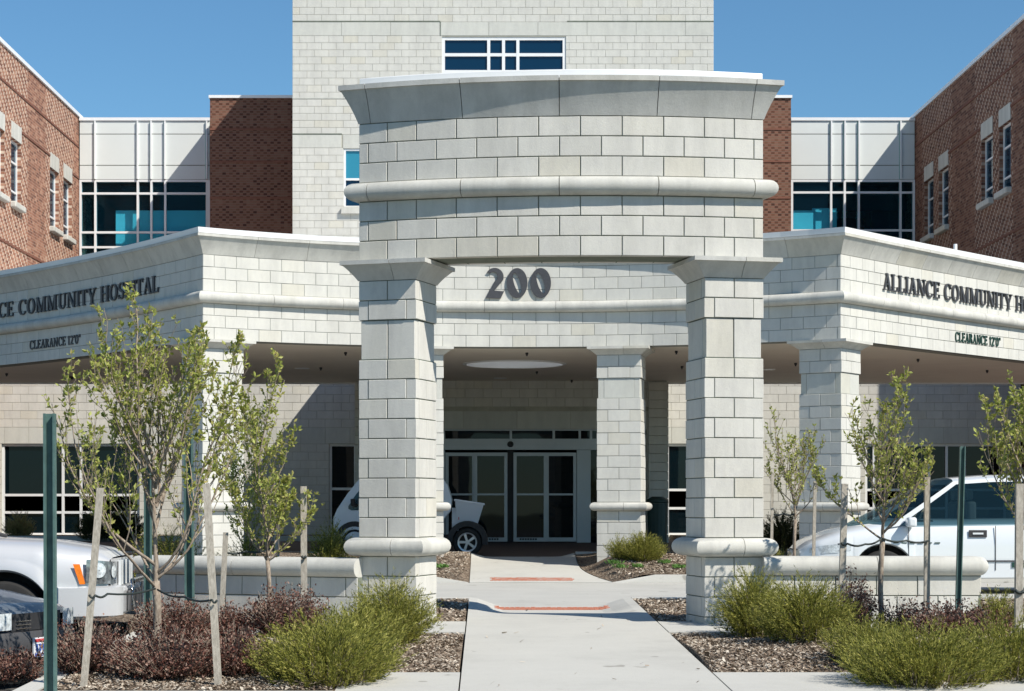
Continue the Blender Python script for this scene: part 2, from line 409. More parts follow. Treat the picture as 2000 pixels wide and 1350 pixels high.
def block_wall(T, path, u0, u1, z0, rows, ch, bl, mat, holes=(), first=0.0, thick=0.09, joint=0.010, lim=300, skip=None, jit=0.0015):
    """running bond along path(u)->(x,y,tx,ty); holes are (ua,ub,za,zb)"""
    for r in range(rows):
        za, zb = z0+r*ch, z0+(r+1)*ch; zm = (za+zb)/2
        iv = [(u0, u1)]
        for ha, hb, hz0, hz1 in holes:
            if hz0 < zm < hz1:
                nv = []
                for a, b in iv:
                    if hb <= a or ha >= b: nv.append((a, b)); continue
                    if ha > a: nv.append((a, ha))
                    if hb < b: nv.append((hb, b))
                iv = nv
        start = u0 - (bl/2 if r % 2 else 0.0) - first
        k = int(math.floor(0))
        u = start
        while u < u1:
            a, b = u, u+bl; u += bl
            for p, q in iv:
                c, d = max(a, p), min(b, q)
                if d-c < 0.05: continue
                um = (c+d)/2; x, y, tx, ty = path(um)
                fs = skip(um, zm) if skip else False
                put_block(T, x, y, za+joint/2, math.atan2(ty, tx), d-c-joint, thick, ch-joint, mat, lim=lim, force_stuff=fs, jit=jit)

def line_path(x0, y0, dx, dy):
    L = math.hypot(dx, dy); dx /= L; dy /= L
    return lambda u: (x0+dx*u, y0+dy*u, dx, dy)

def sweep(mb, stations, profile, caps=True, closed=False):
    """stations: (x,y,mx,my) with outward mitre vector; profile: (out,z) list"""
    rows = [[(x+mx*o, y+my*o, z) for o, z in profile] for x, y, mx, my in stations]
    k = len(mb.v); m = len(profile); n = len(rows)
    for r in rows: mb.v += r
    for i in range(n if closed else n-1):
        a = k+i*m; b = k+((i+1) % n)*m
        for j in range(m-1): mb.f.append((a+j, b+j, b+j+1, a+j+1))
    if caps and not closed:
        mb.f.append(tuple(k+j for j in range(m))); mb.f.append(tuple(k+(n-1)*m+j for j in range(m))[::-1])
    return mb
def torus_prof(z0, z1, out, inn=-0.02, n=10):
    zc, r = (z0+z1)/2, (z1-z0)/2
    return [(inn, z0)]+[((out-r)+r*math.cos(t) if out > r else out*math.cos(t), zc+r*math.sin(t)) for t in [(-math.pi/2)+math.pi*i/n for i in range(n+1)]]+[(inn, z1)]
def cove_prof(z0, z1, out, lip, inn=-0.02, n=6, top=None):
    p = [(inn, z0), (0.004, z0)]
    for i in range(1, n+1):
        t = i/n; p.append((0.004+out*(0.72*t+0.28*t*t), z0+(z1-z0)*t))
    p += [(out+0.022, z1), (out+0.022, z1+lip), (inn, z1+lip)]
    return p

def px(x, z, Y):      # pixel -> world X and Z at depth Y
    return ((x-945)*Y/F, (985-z)*Y/F)
P = lambda Y: -1.62+0.0224*Y      # near ground plane

# ------------------------------------------------------------------ ground
def sheet(name, mat, x0, x1, y0, y1, zf, nx=2, ny=2, kind='structure', depth=0.25, rnd=0.0, smooth=False):
    mb = MB(); rows = []
    for j in range(ny+1):
        y = y0+(y1-y0)*j/ny
        rows.append([(x0+(x1-x0)*i/nx, y, zf(x0+(x1-x0)*i/nx, y)) for i in range(nx+1)])
    mb.grid(rows)
    m = nx+1
    # skirt
    edge = [(i, 0) for i in range(nx+1)]+[(nx, j) for j in range(1, ny+1)]+[(i, ny) for i in range(nx-1, -1, -1)]+[(0, j) for j in range(ny-1, 0, -1)]
    b = len(mb.v)
    for i, j in edge:
        x, y, z = rows[j][i]; mb.v.append((x, y, z-depth))
    n = len(edge)
    for q in range(n):
        i, j = edge[q]; i2, j2 = edge[(q+1) % n]
        mb.f.append((j*m+i, b+q, b+(q+1) % n, j2*m+i2))
    return mb.top(name, mat, None, None, kind=kind, smooth=smooth)

from mathutils import noise as mnoise
def nz(x, y, s, a): return a*mnoise.noise(Vector((x*s, y*s, 3.3)))

g = MB()
g.grid([[(-1500, -300, -2.2), (1500, -300, -2.2)], [(-1500, 3000, -2.2), (1500, 3000, -2.2)]])
g.top('ground', 'terrain', None, None, kind='structure')
WX0, WX1 = -0.17, 1.74
# walkway slabs (near), each slab a piece of the walkway
RY = 23.1
ROAD = -1.27
def walk_z(x, y):
    z = P(y)
    t = min(1, max(0, (y-20.3)/1.75)); t = t*t*(3-2*t)*0.5+t*0.5
    c = (x-WX0)/(WX1-WX0)
    side = min(1, max(0, c/0.22)) * min(1, max(0, (1-c)/0.22)); side = side*side*(3-2*side)
    tz2 = -1.228 + 0.018*min(1, max(0, (y-22.0)/1.1))
    return z+(tz2-z)*t*side
walk = thing('walkway', 'long pale concrete walkway running through the arch towards the doors', 'walkway', (0.8, 14, P(14)))
del walk.o['category'], walk.o['label']; walk.o['kind'] = 'structure'
cuts = [2.0, 6.0, 10.0, 13.2, 16.6, 19.9, 21.65, RY]
cuts = [3.0, 12.4, 20.25, RY]
for a, b in zip(cuts[:-1], cuts[1:]):
    mb = MB(); ny = 28 if b == RY else 2; nx = 20
    rows = [[(WX0+(WX1-WX0)*i/nx, a+0.006+(b-a-0.012)*j/ny, walk_z(WX0+(WX1-WX0)*i/nx, a+(b-a)*j/ny)) for i in range(nx+1)] for j in range(ny+1)]
    mb.grid(rows)
    for rr in (rows[0], rows[-1], [r[0] for r in rows], [r[-1] for r in rows]):
        mb.grid([rr, [(p[0], p[1], p[2]-0.25) for p in rr]])
    mb.part('slab', 'concrete', walk)
# red paver strips
def pavers(y0, name_z, x0, x1, th, T):
    n = 22; w = (x1-x0)/n
    for r in range(3):
        for i in range(n):
            mb = MB(); xc = x0+w*(i+0.5)+(w*0.5 if r % 2 else 0)
            if xc > x1: continue
            ya = y0+r*th
            z = name_z(xc, ya)+0.012+random.uniform(-.002, .003)
            mb.box(xc-w*0.44, xc+w*0.44, ya, ya+th*0.86, z-0.05, z)
            if r == 0 and i == 0: pass
            mb.part('paver', 'paver', T)
pavers(22.45, walk_z, 0.12, 1.46, 0.12, walk)

# beds, strips and lot on both sides
def mound(cx, cy, rx, ry, h):
    return lambda x, y: h*math.exp(-((x-cx)/rx)**2-((y-cy)/ry)**2)
mm = [mound(2.7, 16.4, 1.0, 1.1, 0.10), mound(4.6, 16.2, 1.4, 1.2, 0.12), mound(-1.4, 16.5, 0.9, 1.0, 0.08), mound(-2.7, 16.3, 0.8, 1.3, 0.08)]
def bed_z(x, y):
    return P(y)-0.02+sum(f(x, y) for f in mm)*min(1, max(0, (y-14.9)/0.4))*min(1, max(0, (18.4-y)/0.4))+nz(x, y, 3, 0.012)+nz(x, y, 14, 0.008)
sheet('mulch_bed', 'mulch', -3.15, WX0-0.02, 14.9, 18.4, bed_z, 60, 60, smooth=True)
sheet('mulch_bed', 'mulch', WX1+0.02, 12.0, 14.9, 18.4, bed_z, 120, 60, smooth=True)
low = lambda x, y: P(y)-0.015+nz(x, y, 4, 0.012)
sheet('mulch_bed', 'mulch', -4.6, WX0-0.02, 19.62, 22.95, low, 60, 40, smooth=True)
sheet('mulch_bed', 'mulch', WX1+0.02, 12.0, 19.62, 22.95, low, 100, 40, smooth=True)
flat = lambda x, y: P(y)
sheet('concrete_strip', 'concrete', -3.15, WX0-0.012, 18.405, 19.615, flat)
sheet('concrete_strip', 'concrete', WX1+0.012, 12.0, 18.405, 19.615, flat)
sheet('pavement', 'concrete', -1.05, WX0-0.012, 12.4, 14.895, flat)
sheet('pavement', 'concrete', -3.15, -1.06, 12.4, 13.7, flat)
sheet('mulch_bed', 'mulch', -3.15, -1.06, 13.71, 14.89, lambda x, y: P(y)-0.01+nz(x, y, 4, .01), 20, 10, smooth=True)
sheet('mulch_bed', 'mulch', -3.15, WX0-0.012, 3.0, 12.39, flat)
sheet('mulch_bed', 'mulch', WX1+0.012, 12.0, 3.0, 12.39, flat)
sheet('parking_lot', 'lot', -3.2, 60, -40, 2.9, lambda x, y: P(2.9)-0.1)
sheet('pavement', 'concrete', WX1+0.012, 12.0, 12.4, 14.895, flat)
sheet('kerb', 'kerb', -4.6, WX0-0.01, 22.96, 23.10, flat)
sheet('kerb', 'kerb', WX1+0.01, 14.0, 22.96, 23.10, flat)
sheet('kerb', 'kerb', -3.32, -3.155, 1.0, 19.6, flat, depth=0.4)
def lot_z(x, y): return -1.50 + 0.23*min(1, max(0, (y-18.5)/4.0))
sheet('parking_lot', 'lot', -40, -3.33, 1.0, 23.095, lot_z, 2, 24, depth=0.1)
sheet('driveway', 'road', -60, 60, 23.105, 31.395, lambda x, y: -1.215+(ROAD+1.215)*min(1, max(0, (y-23.1)/6.0)), 8, 12, depth=0.3)
# far island
def isl(y): return -1.14+0.26*min(1, max(0, (y-31.6)/1.7))
def isl_z(x, y): return isl(y)+nz(x, y, 2.5, 0.02)
FX0, FX1 = -0.23, 1.66

def fwalk_z(x, y):
    t = (y-31.4)/(35.7-31.4); base = (ROAD+0.012)+(-0.962-(ROAD+0.012))*t
    c = (x-FX0)/(FX1-FX0); lip = 0.07*max(0, (abs(c-0.5)*2)-0.72)/0.28*min(1, max(0, (t-0.75)/0.25))
    return base+lip
def isl_r(x, y, d):
    t = min(1, d/0.6); w_ = fwalk_z(FX1, y)-0.01
    return w_+(isl_z(x, y)-w_)*t*t*(3-2*t)
mb = MB(); rows = []
for j in range(31):
    y = 31.56+(35.6-31.56)*j/30
    xl = FX1+0.02+0.42*max(0, 1-(y-31.56)/2.6)**2
    rows.append([(xl+(16-xl)*(i/90)**1.5, y, isl_r(xl+(16-xl)*(i/90)**1.5, y, (16-xl)*(i/90)**1.5)) for i in range(91)])
mb.grid(rows).top('mulch_bed', 'mulch', None, None, kind='structure', smooth=True)
sheet('mulch_bed', 'mulch', -14, FX0-0.01, 31.56, 35.6, lambda x, y: isl_r(x, y, FX0-0.01-x), 90, 30, smooth=True)
def fkerb(x0, x1, sgn):
    mb = MB()
    # flared kerb end towards the ramp
    xs = [x0, x1]
    n = 40
    rows = []
    for y, top in ((31.405, 0), (31.42, 1), (31.55, 1)):
        r = []
        for i in range(n+1):
            x = x0+(x1-x0)*i/n
            d = abs(x-(x1 if sgn > 0 else x0)); f = min(1, d/0.35)
            r.append((x, y, (ROAD-0.05) if not top else ROAD+0.006+0.124*f))
        rows.append(r)
    mb.grid(rows); mb.top('kerb', 'kerb', None, None, kind='structure')
fkerb(-30, FX0-0.02, 1); fkerb(FX1+0.42, 30, -1)
fw = thing('walkway', '', '', (0.7, 33, -1.1)); del fw.o['category'], fw.o['label']; fw.o['kind'] = 'structure'
for a, b in ((31.405, 33.0), (33.0, 35.7)):
    mb = MB(); rows = []
    for j in range(9):
        y = a+0.004+(b-a-0.008)*j/8; xr = FX1+0.42*max(0, 1-(y-31.4)/2.6)**2
        rows.append([(FX0+(xr-FX0)*i/16, y, fwalk_z(min(FX1, FX0+(xr-FX0)*i/16), y)) for i in range(17)])
    mb.grid(rows)
    for rr in (rows[0], rows[-1]): mb.grid([rr, [(p[0], p[1], p[2]-0.2) for p in rr]])
    mb.part('slab', 'concrete', fw)
pavers(31.62, lambda x, y: fwalk_z(x, y)-0.002, 0.10, 1.45, 0.17, fw)
sheet('lane', 'lane', -30, 30, 35.62, 48.0, lambda x, y: -1.06+(0.2)*(min(y, 43.5)-36)/7.5, 2, 16)
sheet('kerb', 'kerb', -30, FX0-0.02, 35.605, 35.725, lambda x, y: -0.87)
sheet('kerb', 'kerb', FX1+0.02, 30, 35.605, 35.725, lambda x, y: -0.87)
sheet('planting_bed', 'mulch', -14, -3.2, 45.5, 48.0, lambda x, y: -0.76+nz(x, y, 3, .02), 30, 8)
sheet('planting_bed', 'mulch', 4.6, 16, 45.5, 48.0, lambda x, y: -0.76+nz(x, y, 3, .02), 30, 8)
sheet('kerb', 'kerb', -14, -3.2, 45.35, 45.49, lambda x, y: -0.74)
sheet('kerb', 'kerb', 4.6, 16, 45.35, 45.49, lambda x, y: -0.74)

# wood chips and pebbles lying on the beds
def chips(n, x0, x1, y0, y1, zf, size, rnd):
    mb = MB()
    for _ in range(n):
        x, y = rnd.uniform(x0, x1), rnd.uniform(y0, y1); z = zf(x, y)+0.004
        L = size*rnd.uniform(0.5, 1.6); W = L*rnd.uniform(0.25, 0.6); a = rnd.uniform(0, 6.28)
        t1, t2 = rnd.uniform(-.6, .6)*L, rnd.uniform(-.6, .6)*W
        ca, sa = math.cos(a), math.sin(a); vs = []
        for p, q in ((-.5, -.5), (.5, -.4), (.5, .5), (-.5, .4)):
            dx, dy = p*L, q*W
            vs.append((x+dx*ca-dy*sa, y+dx*sa+dy*ca, z+0.006+p*t1+q*t2))
        mb.add(vs, [(0, 1, 2, 3)])
    return mb
rc = random.Random(3)
cb = chips(16000, -3.1, WX0-0.03, 14.95, 18.38, bed_z, 0.024, rc)
cb2 = chips(30000, WX1+0.03, 7.0, 14.95, 18.38, bed_z, 0.024, rc); cb.add(cb2.v, cb2.f)
for a in ((6000, -3.1, -1.08, 13.72, 14.9, lambda x, y: P(y), 0.024), (7000, -3.6, WX0-0.03, 19.65, 22.93, low, 0.028), (14000, WX1+0.03, 6.5, 19.65, 22.93, low, 0.028),
          (6000, -3, FX0-0.03, 31.6, 35.55, isl_z, 0.035), (9000, FX1+0.5, 6.5, 31.6, 35.55, isl_z, 0.035)):
    q = chips(*a, rc); cb.add(q.v, q.f)
# a few strays on the concrete
q = chips(26, WX0+.05, WX1-.05, 13.2, 21, flat, 0.03, rc); cb.add(q.v, q.f)
cb.top('wood_chips', 'chips', 'brown and grey wood chip mulch strewn over the planting beds', 'mulch', kind='stuff')

# ------------------------------------------------------------------ the arch with the curved beam
PR, PSI = 6.7, R(3.3)
PCX, PCY = px(1092.5, 0, F/198.0)[0], F/198.0
def ploc(x, y):   # portal local -> world
    c, s = math.cos(PSI), math.sin(PSI)
    return (PCX+x*c+y*s, PCY-x*s+y*c)
def pdir(x, y):
    c, s = math.cos(PSI), math.sin(PSI)
    return (x*c+y*s, -x*s+y*c)
def ppath(u, r=0.0):
    t = u/PR
    x, y = ploc((PR-r)*math.sin(t), PR-(PR-r)*math.cos(t)); tx, ty = pdir(math.cos(t), math.sin(t))
    return x, y, tx, ty
HALF = 2.06; TH = 0.618
portal = thing('entrance_arch', 'free-standing pale block arch of two square pillars under a curved beam, over the walkway', 'arch', (PCX, PCY, P(PCY)))
CH = 0.1985
ZB0 = 2.449
beam = link('beam', MB().mesh('beam', 'mortar') if False else None, portal.o)
# mortar core of the beam (the beam's own mesh); blocks are its pieces
bpy.data.objects.remove(beam)
def arc_core(u0, u1, z0, z1, off, th, n=24):
    mb = MB(); poly = []
    for i in range(n+1):
        x, y, tx, ty = ppath(u0+(u1-u0)*i/n); poly.append((x-ty*off, y+tx*off))
    back = []
    for i in range(n+1):
        u = u0+(u1-u0)*i/n; x, y, tx, ty = ppath(u); back.append((x-ty*(th-off), y+tx*(th-off)))
    return mb.prism(poly+back[::-1], z0, z1)
core = arc_core(-HALF+0.01, HALF-0.01, ZB0+0.006, 4.20, 0.009, TH)
beam = core.part('beam', 'mortar', portal)
U4 = 0.103
rowA = [3, 3]+[4]*7+[3, 3]; rowB = [1, 3]+[4]*8+[3, 1]
zt0, zt1 = ZB0+3*CH, ZB0+3*CH+0.19
levels = [ZB0, ZB0+CH, ZB0+2*CH, zt1, zt1+CH, zt1+2*CH]
pat = [rowA, rowB, rowA, rowA, rowB, rowA]
pat = [rowA, rowB, rowA, rowA, rowB, rowA]
J = 0.010
for z, pt in zip(levels, pat):
    u = -HALF
    for k in pt:
        w = k*U4; x, y, tx, ty = ppath(u+w/2)
        put_block(portal, x, y, z+J/2, math.atan2(ty, tx), w-J, 0.10, CH-J, 'block', sub=beam)
        # rear leaf
        xb, yb = x-ty*TH, y+tx*TH
        put_block(portal, xb, yb, z+J/2, math.atan2(ty, tx)+math.pi, w*(PR-TH)/PR-J, 0.10, CH-J, 'block', force_stuff=True)
        u += w
    for sg in (-1, 1):
        x, y, tx, ty = ppath(sg*HALF)
        cx, cy = x-ty*TH/2, y+tx*TH/2
        rz = math.atan2(ty, tx)+(math.pi/2 if sg > 0 else -math.pi/2)
        put_block(portal, cx, cy, z+J/2, rz, TH-0.2-J, 0.10, CH-J, 'block', force_stuff=True)
# outline stations for swept mouldings round the beam
def portal_outline():
    st = []   # (x,y,mx,my, tag u)
    joints = [-HALF, -1.95, -0.975, 0, 0.975, 1.95, HALF]
    return joints
def pst(u, corner=0):
    x, y, tx, ty = ppath(u); n = (ty, -tx)
    if corner: n = (n[0]+tx*corner, n[1]+ty*corner)
    return (x, y, n[0], n[1])
def pst_back(u, corner=0):
    x, y, tx, ty = ppath(u); n = (-ty, tx); x -= ty*TH; y += tx*TH
    if corner: n = (n[0]+tx*corner, n[1]+ty*corner)
    return (x, y, n[0], n[1])
def around(prof, name, mat, jts=(-1.93, -0.965, 0.0, 0.965, 1.93)):
    g = 0.004
    for a, b in zip(jts[:-1], jts[1:]):
        mb = MB(); sweep(mb, [pst(a+g+(b-a-2*g)*i/8) for i in range(9)], prof); auto_smooth(mb.part(name, mat, portal, sub=beam), 40)
    for sg in (-1, 1):
        a = jts[0] if sg < 0 else jts[-1]
        st = [pst(a+sg*g), pst(sg*HALF, sg), pst_back(sg*HALF, sg), pst_back(sg*HALF*0.5)]
        if sg > 0: pass
        else: st = st[::-1]
        mb = MB(); sweep(mb, st, prof); auto_smooth(mb.part(name, mat, portal, sub=beam), 40)
    mb = MB(); sweep(mb, [pst_back(HALF*0.5-0.004-i*(HALF-0.008)/8) for i in range(9)], prof); auto_smooth(mb.part(name, mat, portal, sub=beam), 40)
around(torus_prof(zt0+0.004, zt1-0.004, 0.115), 'bullnose', 'cast')
zc0 = zt1+3*CH
around(cove_prof(zc0+0.004, 4.150, 0.135, 0.05), 'cornice', 'cornice')
mb = MB(); st = [pst(-HALF+0.02+(2*HALF-0.04)*i/30) for i in range(31)]
poly = [(x+mx*0.03, y+my*0.03) for x, y, mx, my in st]+[(pst_back(HALF-0.02-(2*HALF-0.04)*i/30)[0], pst_back(HALF-0.02-(2*HALF-0.04)*i/30)[1]) for i in range(31)]
mb.prism(poly, 4.202, 4.285); bevel(mb.part('roof_cap', 'white', portal, sub=beam), 0.008)

def square_pillar(T, sub, cx, cy, rz, W, z_levels, unit, mat, joint=0.010, backstuff=True):
    """courses of six units that alternate by a quarter turn; (cx,cy) pillar centre; levels: (z0,z1,kind)"""
    t = unit
    c, s = math.cos(rz), math.sin(rz)
    def place(lx, ly, lrz, w, z0, z1, hide=False, inset=0):
        x = cx+lx*c-ly*s; y = cy+lx*s+ly*c
        put_block(T, x, y, z0+joint/2, rz+lrz, w-joint, t-0.002, z1-z0-joint, mat, sub=sub, force_stuff=hide)
    for i, (z0, z1, kind, ins) in enumerate(z_levels):
        H = W/2-ins
        par = (i % 2 == 0) if kind is None else kind
        L = 2*H
        # faces: 0 front, 1 right, 2 back, 3 left
        for fidx, ang in enumerate((0, math.pi/2, math.pi, -math.pi/2)):
            two = par if fidx in (0, 2) else not par
            nx, ny = math.sin(ang), -math.cos(ang)     # outward
            tx, ty = math.cos(ang), math.sin(ang)
            hide = (fidx == 2)
            if two:
                for sg in (-1, 1):
                    w = L/2
                    place(nx*H+tx*sg*w/2, ny*H+ty*sg*w/2, ang, w, z0, z1, hide)
            else:
                w = L-2*t; place(nx*H, ny*H, ang, w, z0, z1, hide)

def square_ring(cx, cy, rz, H):
    c, s = math.cos(rz), math.sin(rz); out = []
    for lx, ly in ((-1, -1), (1, -1), (1, 1), (-1, 1)):
        out.append((cx+(lx*H)*c-(ly*H)*s, cy+(lx*H)*s+(ly*H)*c, lx*c-ly*s, lx*s+ly*c))
    return out
def ring_piece(T, sub, cx, cy, rz, H, prof, name, mat, cuts=None):
    """moulding round a square pillar made of two pieces with joints on front and back"""
    r = square_ring(cx, cy, rz, H)
    def mid(a, b, t): 
        # station on a side with pure normal
        p = (a[0]+(b[0]-a[0])*t, a[1]+(b[1]-a[1])*t); d = (b[0]-a[0], b[1]-a[1]); L = math.hypot(*d)
        return (p[0], p[1], d[1]/L, -d[0]/L)
    g = 0.003/(2*H)
    f = 0.62; bk = 0.4
    st1 = [mid(r[0], r[1], f+g), r[1], r[2], mid(r[2], r[3], bk-g)]
    st2 = [mid(r[2], r[3], bk+g), r[3], r[0], mid(r[0], r[1], f-g)]
    for st in (st1, st2):
        mb = MB(); sweep(mb, st, prof); auto_smooth(mb.part(name, mat, T, sub=sub), 40)

zp_t0, zp_t1 = -0.523, -0.334
for sg, lab in ((-1, 'left pillar'), (1, 'right pillar')):
    tc = sg*(HALF-TH/2)/PR
    lx, ly = (PR-TH/2)*math.sin(tc), PR-(PR-TH/2)*math.cos(tc)
    lx, ly = PR*math.sin(tc)-math.sin(tc)*TH/2, PR-PR*math.cos(tc)+math.cos(tc)*TH/2
    cx, cy = ploc(lx, ly); rz = tc-PSI
    mbp = MB(); c, s = math.cos(rz), math.sin(rz)
    def pr(h): return [(cx+a*h*c-b*h*s, cy+a*h*s+b*h*c) for a, b in ((-1, -1), (1, -1), (1, 1), (-1, 1))]
    mbp.prism(pr(TH/2-0.010), -1.35, zp_t1+9*CH+0.003)
    zi0 = zp_t1+9*CH; zi1 = zi0+2*CH
    mbp.prism(pr(TH/2-0.030), zi0+0.0035, zi1-0.001)
    mbp.prism(pr(TH/2-0.010), zi1, ZB0-0.002)
    pil = mbp.part('pillar', 'mortar', portal)
    lv = []
    for i in range(4): lv.append((zp_t0-0.0-(4-i)*CH, zp_t0-(3-i)*CH, i % 2 == 1, 0))
    for i in range(9): lv.append((zp_t1+i*CH, zp_t1+(i+1)*CH, i % 2 == 0, 0))
    square_pillar(portal, pil, cx, cy, rz, TH, lv, U4, 'block')
    # tall inset stones, one wide + one narrow on the front
    square_pillar(portal, pil, cx, cy, rz, TH, [(zi0, zi1, True, 0.018)], U4, 'block')
    lv = [(zi1, zi1+CH, False, 0), (zi1+CH, zi1+2*CH, True, 0)]
    square_pillar(portal, pil, cx, cy, rz, TH, lv, U4, 'block')
    ring_piece(portal, pil, cx, cy, rz, TH/2, torus_prof(zp_t0+0.003, zp_t1-0.003, 0.115), 'bullnose', 'cast')
    ring_piece(portal, pil, cx, cy, rz, TH/2, cove_prof(zi1+2*CH+0.002, ZB0-0.050, 0.125, 0.042), 'capital', 'cornice')
# beam soffit sheet closes the underside
flush_stuff()

# low walls each side of the arch
def bull_wall(name, label, x0, x1, y0, ztop, round_left, turn=0.0):
    T = thing(name, label, 'wall', ((x1 if round_left else x0), y0, P(y0)))
    T.o.rotation_euler = (0, 0, turn)
    D = 0.30; co = 0.075; hc = 0.19
    mbc = MB().box(x0+.004, x1-.004, y0+0.010, y0+D-0.010, P(y0)-0.15, ztop-hc+0.01); mbc.part('mortar_core', 'mortar', T)
    path = line_path(x0, y0, 1, 0)
    block_wall(T, path, 0, x1-x0, ztop-hc-4*CH, 4, CH, 0.4064, 'block', first=(0.1 if round_left else 0.3))
    bp = line_path(x1, y0+D, -1, 0)
    block_wall(T, bp, 0, x1-x0, ztop-hc-4*CH, 4, CH, 0.4064, 'block', first=0.2, skip=lambda u, z: True)
    xe = x0 if round_left else x1
    for r_ in range(4):
        rz = -math.pi/2 if round_left else math.pi/2
        put_block(T, xe, y0+D/2, ztop-hc-(4-r_)*CH+.005, rz, D-0.2, 0.09, CH-.01, 'block', force_stuff=not round_left)
    # coping: half-round both sides, rounded at the free end
    n = 10; prof = [(-math.cos(t)*(0.04+0) , math.sin(t)) for t in [0]]
    r = hc/2; zc = ztop-r
    ring = []
    for i in range(n+1):
        t = -math.pi/2+math.pi*i/n; ring.append((y0-co+r-r*math.cos(t), zc+r*math.sin(t)))
    for i in range(n+1):
        t = math.pi/2-math.pi*i/n; ring.append((y0+D+co-r+r*math.cos(t), zc+r*math.sin(t)))
    yc = y0+D/2
    L = x1-x0; k = 3 if L > 1.9 else 2; free = x0 if round_left else x1
    edges = [x0+(x1-x0)*f for f in ((0, 0.46, 1) if round_left else (0, 0.52, 1))]
    for a, b in zip(edges[:-1], edges[1:]):
        xs = [(a+0.003, 1.0), (b-0.003, 1.0)]
        if abs(a-free) < 1e-6: xs = [(a-co+r*(1-math.sin(q))-0.0, math.cos(q)) for q in [R(86), R(75), R(60), R(45), R(30), R(15), 0]]+[(b-0.003, 1.0)]
        if abs(b-free) < 1e-6: xs = [(a+0.003, 1.0)]+[(b+co-r*(1-math.sin(q)), math.cos(q)) for q in [0, R(15), R(30), R(45), R(60), R(75), R(86)]]
        rows = []
        for x, f in xs:
            rows.append([(x, (yy if f > .999 else yc+(yy-yc)*(1-(1-f)*r/(D/2+co))), zc+(zz-zc)*f) for yy, zz in ring])
        mb = MB(); mb.grid(rows, close=True)
        m = len(ring); mb.f.append(tuple(range(m))); mb.f.append(tuple(range((len(rows)-1)*m, len(rows)*m))[::-1])
        auto_smooth(mb.part('coping', 'cast', T), 50)
    return T
xl = px(699, 0, 19.55)[0]; xr = px(1488, 0, 19.4)[0]
bull_wall('low_wall', 'low block wall with rounded coping, left of the arch behind dark red shrubs', xl-2.68, xl-0.0, 19.50, -0.545, True, R(-25))
bull_wall('low_wall', 'low block wall with rounded coping, right of the arch in front of the white minivan', xr+0.0, px(1912, 0, 19.4)[0], 19.30, -0.520, False)
flush_stuff()

# ------------------------------------------------------------------ the canopy
CXm, CYm, CR, CA = 0.63, 33.85, 9.2, R(35)
def fpath(u):
    t = u/CR
    return (CXm+CR*math.sin(t), CYm-CR+CR*math.cos(t), math.cos(t), -math.sin(t))
FL = CR*CA     # half length
def arc_start(x, y, ang, Rr, sgn):
    """path leaving (x,y) with heading ang (rad); curvature 1/Rr, sgn"""
    def f(u):
        if Rr > 1e5: return (x+math.cos(ang)*u, y+math.sin(ang)*u, math.cos(ang), math.sin(ang))
        a = ang+sgn*u/Rr
        return (x+Rr*sgn*(math.sin(a)-math.sin(ang)), y-Rr*sgn*(math.cos(a)-math.cos(ang)), math.cos(a), math.sin(a))
    return f
cl = fpath(-FL)[:2]; cr = fpath(FL)[:2]
# left side: from the corner it runs back and to the left; path is walked towards the corner
_l = arc_start(cl[0], cl[1], R(180-57), 40.0, 1)
LL = 11.5
def lpath(u):
    x, y, tx, ty = _l(LL-u); return (x, y, -tx, -ty)
_r = arc_start(cr[0], cr[1], R(49.5), 150.0, -1)
RL = 11.0
rpath = _r
canopy = thing('entrance_canopy', 'large pale block canopy roof over the drop-off with dark lettering and 200 on it', 'canopy', (CXm, CYm, -0.9))
z_s, z_t0, z_t1, z_c0, z_c1, z_lip, z_cap = 2.73, 3.335, 3.53, 4.14, 4.42, 4.47, 4.56
CC = (z_t0-z_s)/3; CC2 = (z_c0-z_t1)/3
def canopy_side(path, L, side, u_off=0.0):
    n = max(2, int(L/0.5))
    mb = MB(); rows = []
    ua_, ub_ = (0.0, L-0.10) if side == 'left' else (0.10, L) if side == 'right' else (0.02, L-0.02)
    st = [path(ua_+(ub_-ua_)*i/n) for i in range(n+1)]
    outer = [(x-ty*0.010, y+tx*0.010) for x, y, tx, ty in st]; inner = [(x-ty*0.35, y+tx*0.35) for x, y, tx, ty in st]
    mb.prism(outer+inner[::-1], z_s+0.004, z_c1)
    fas = mb.part('fascia', 'mortar_c', canopy)
    return fas
def fascia_blocks(path, L, first, vis=(None, None)):
    sk = lambda u, z: (vis[0] is not None and u < vis[0]) or (vis[1] is not None and u > vis[1])
    block_wall(canopy, path, 0, L, z_s, 3, CC, 0.4064, 'block_c', first=first, joint=0.008, lim=440, skip=sk)
    block_wall(canopy, path, 0, L, z_t1, 3, CC2, 0.4064, 'block_c', first=first, joint=0.008, lim=440, skip=sk)
fp0 = lambda u: fpath(u-FL)
canopy_side(fp0, 2*FL, 'front'); canopy_side(lpath, LL, 'left'); canopy_side(rpath, RL, 'right')
# individually built where they show largest: the front and the nearest metres of the sides
canopy_lim = 300
def fb(path, L, first, lo, hi):
    for z0, cc in ((z_s, CC), (z_t1, CC2)):
        block_wall(canopy, path, 0, L, z0, 3, cc, 0.4064, 'block_c', first=first, joint=0.008, lim=300,
                   skip=lambda u, z: u < lo or u > hi)
fb(fp0, 2*FL, 0.2, 0, 99); fb(rpath, RL, 0.1, 0, 4.4); fb(lpath, LL, 0.15, LL-4.4, 99)
def st_of(path, u, extra=None):
    x, y, tx, ty = path(u); return (x, y, ty, -tx)
def mitre(a, b):
    # mitre vector between two unit normals
    sx, sy = a[0]+b[0], a[1]+b[1]; L2 = (sx*sx+sy*sy)/2
    return (sx/L2*1.0, sy/L2*1.0)
nf0 = st_of(fp0, 0)[2:]; nf1 = st_of(fp0, 2*FL)[2:]; nl1 = st_of(lpath, LL)[2:]; nr0 = st_of(rpath, 0)[2:]
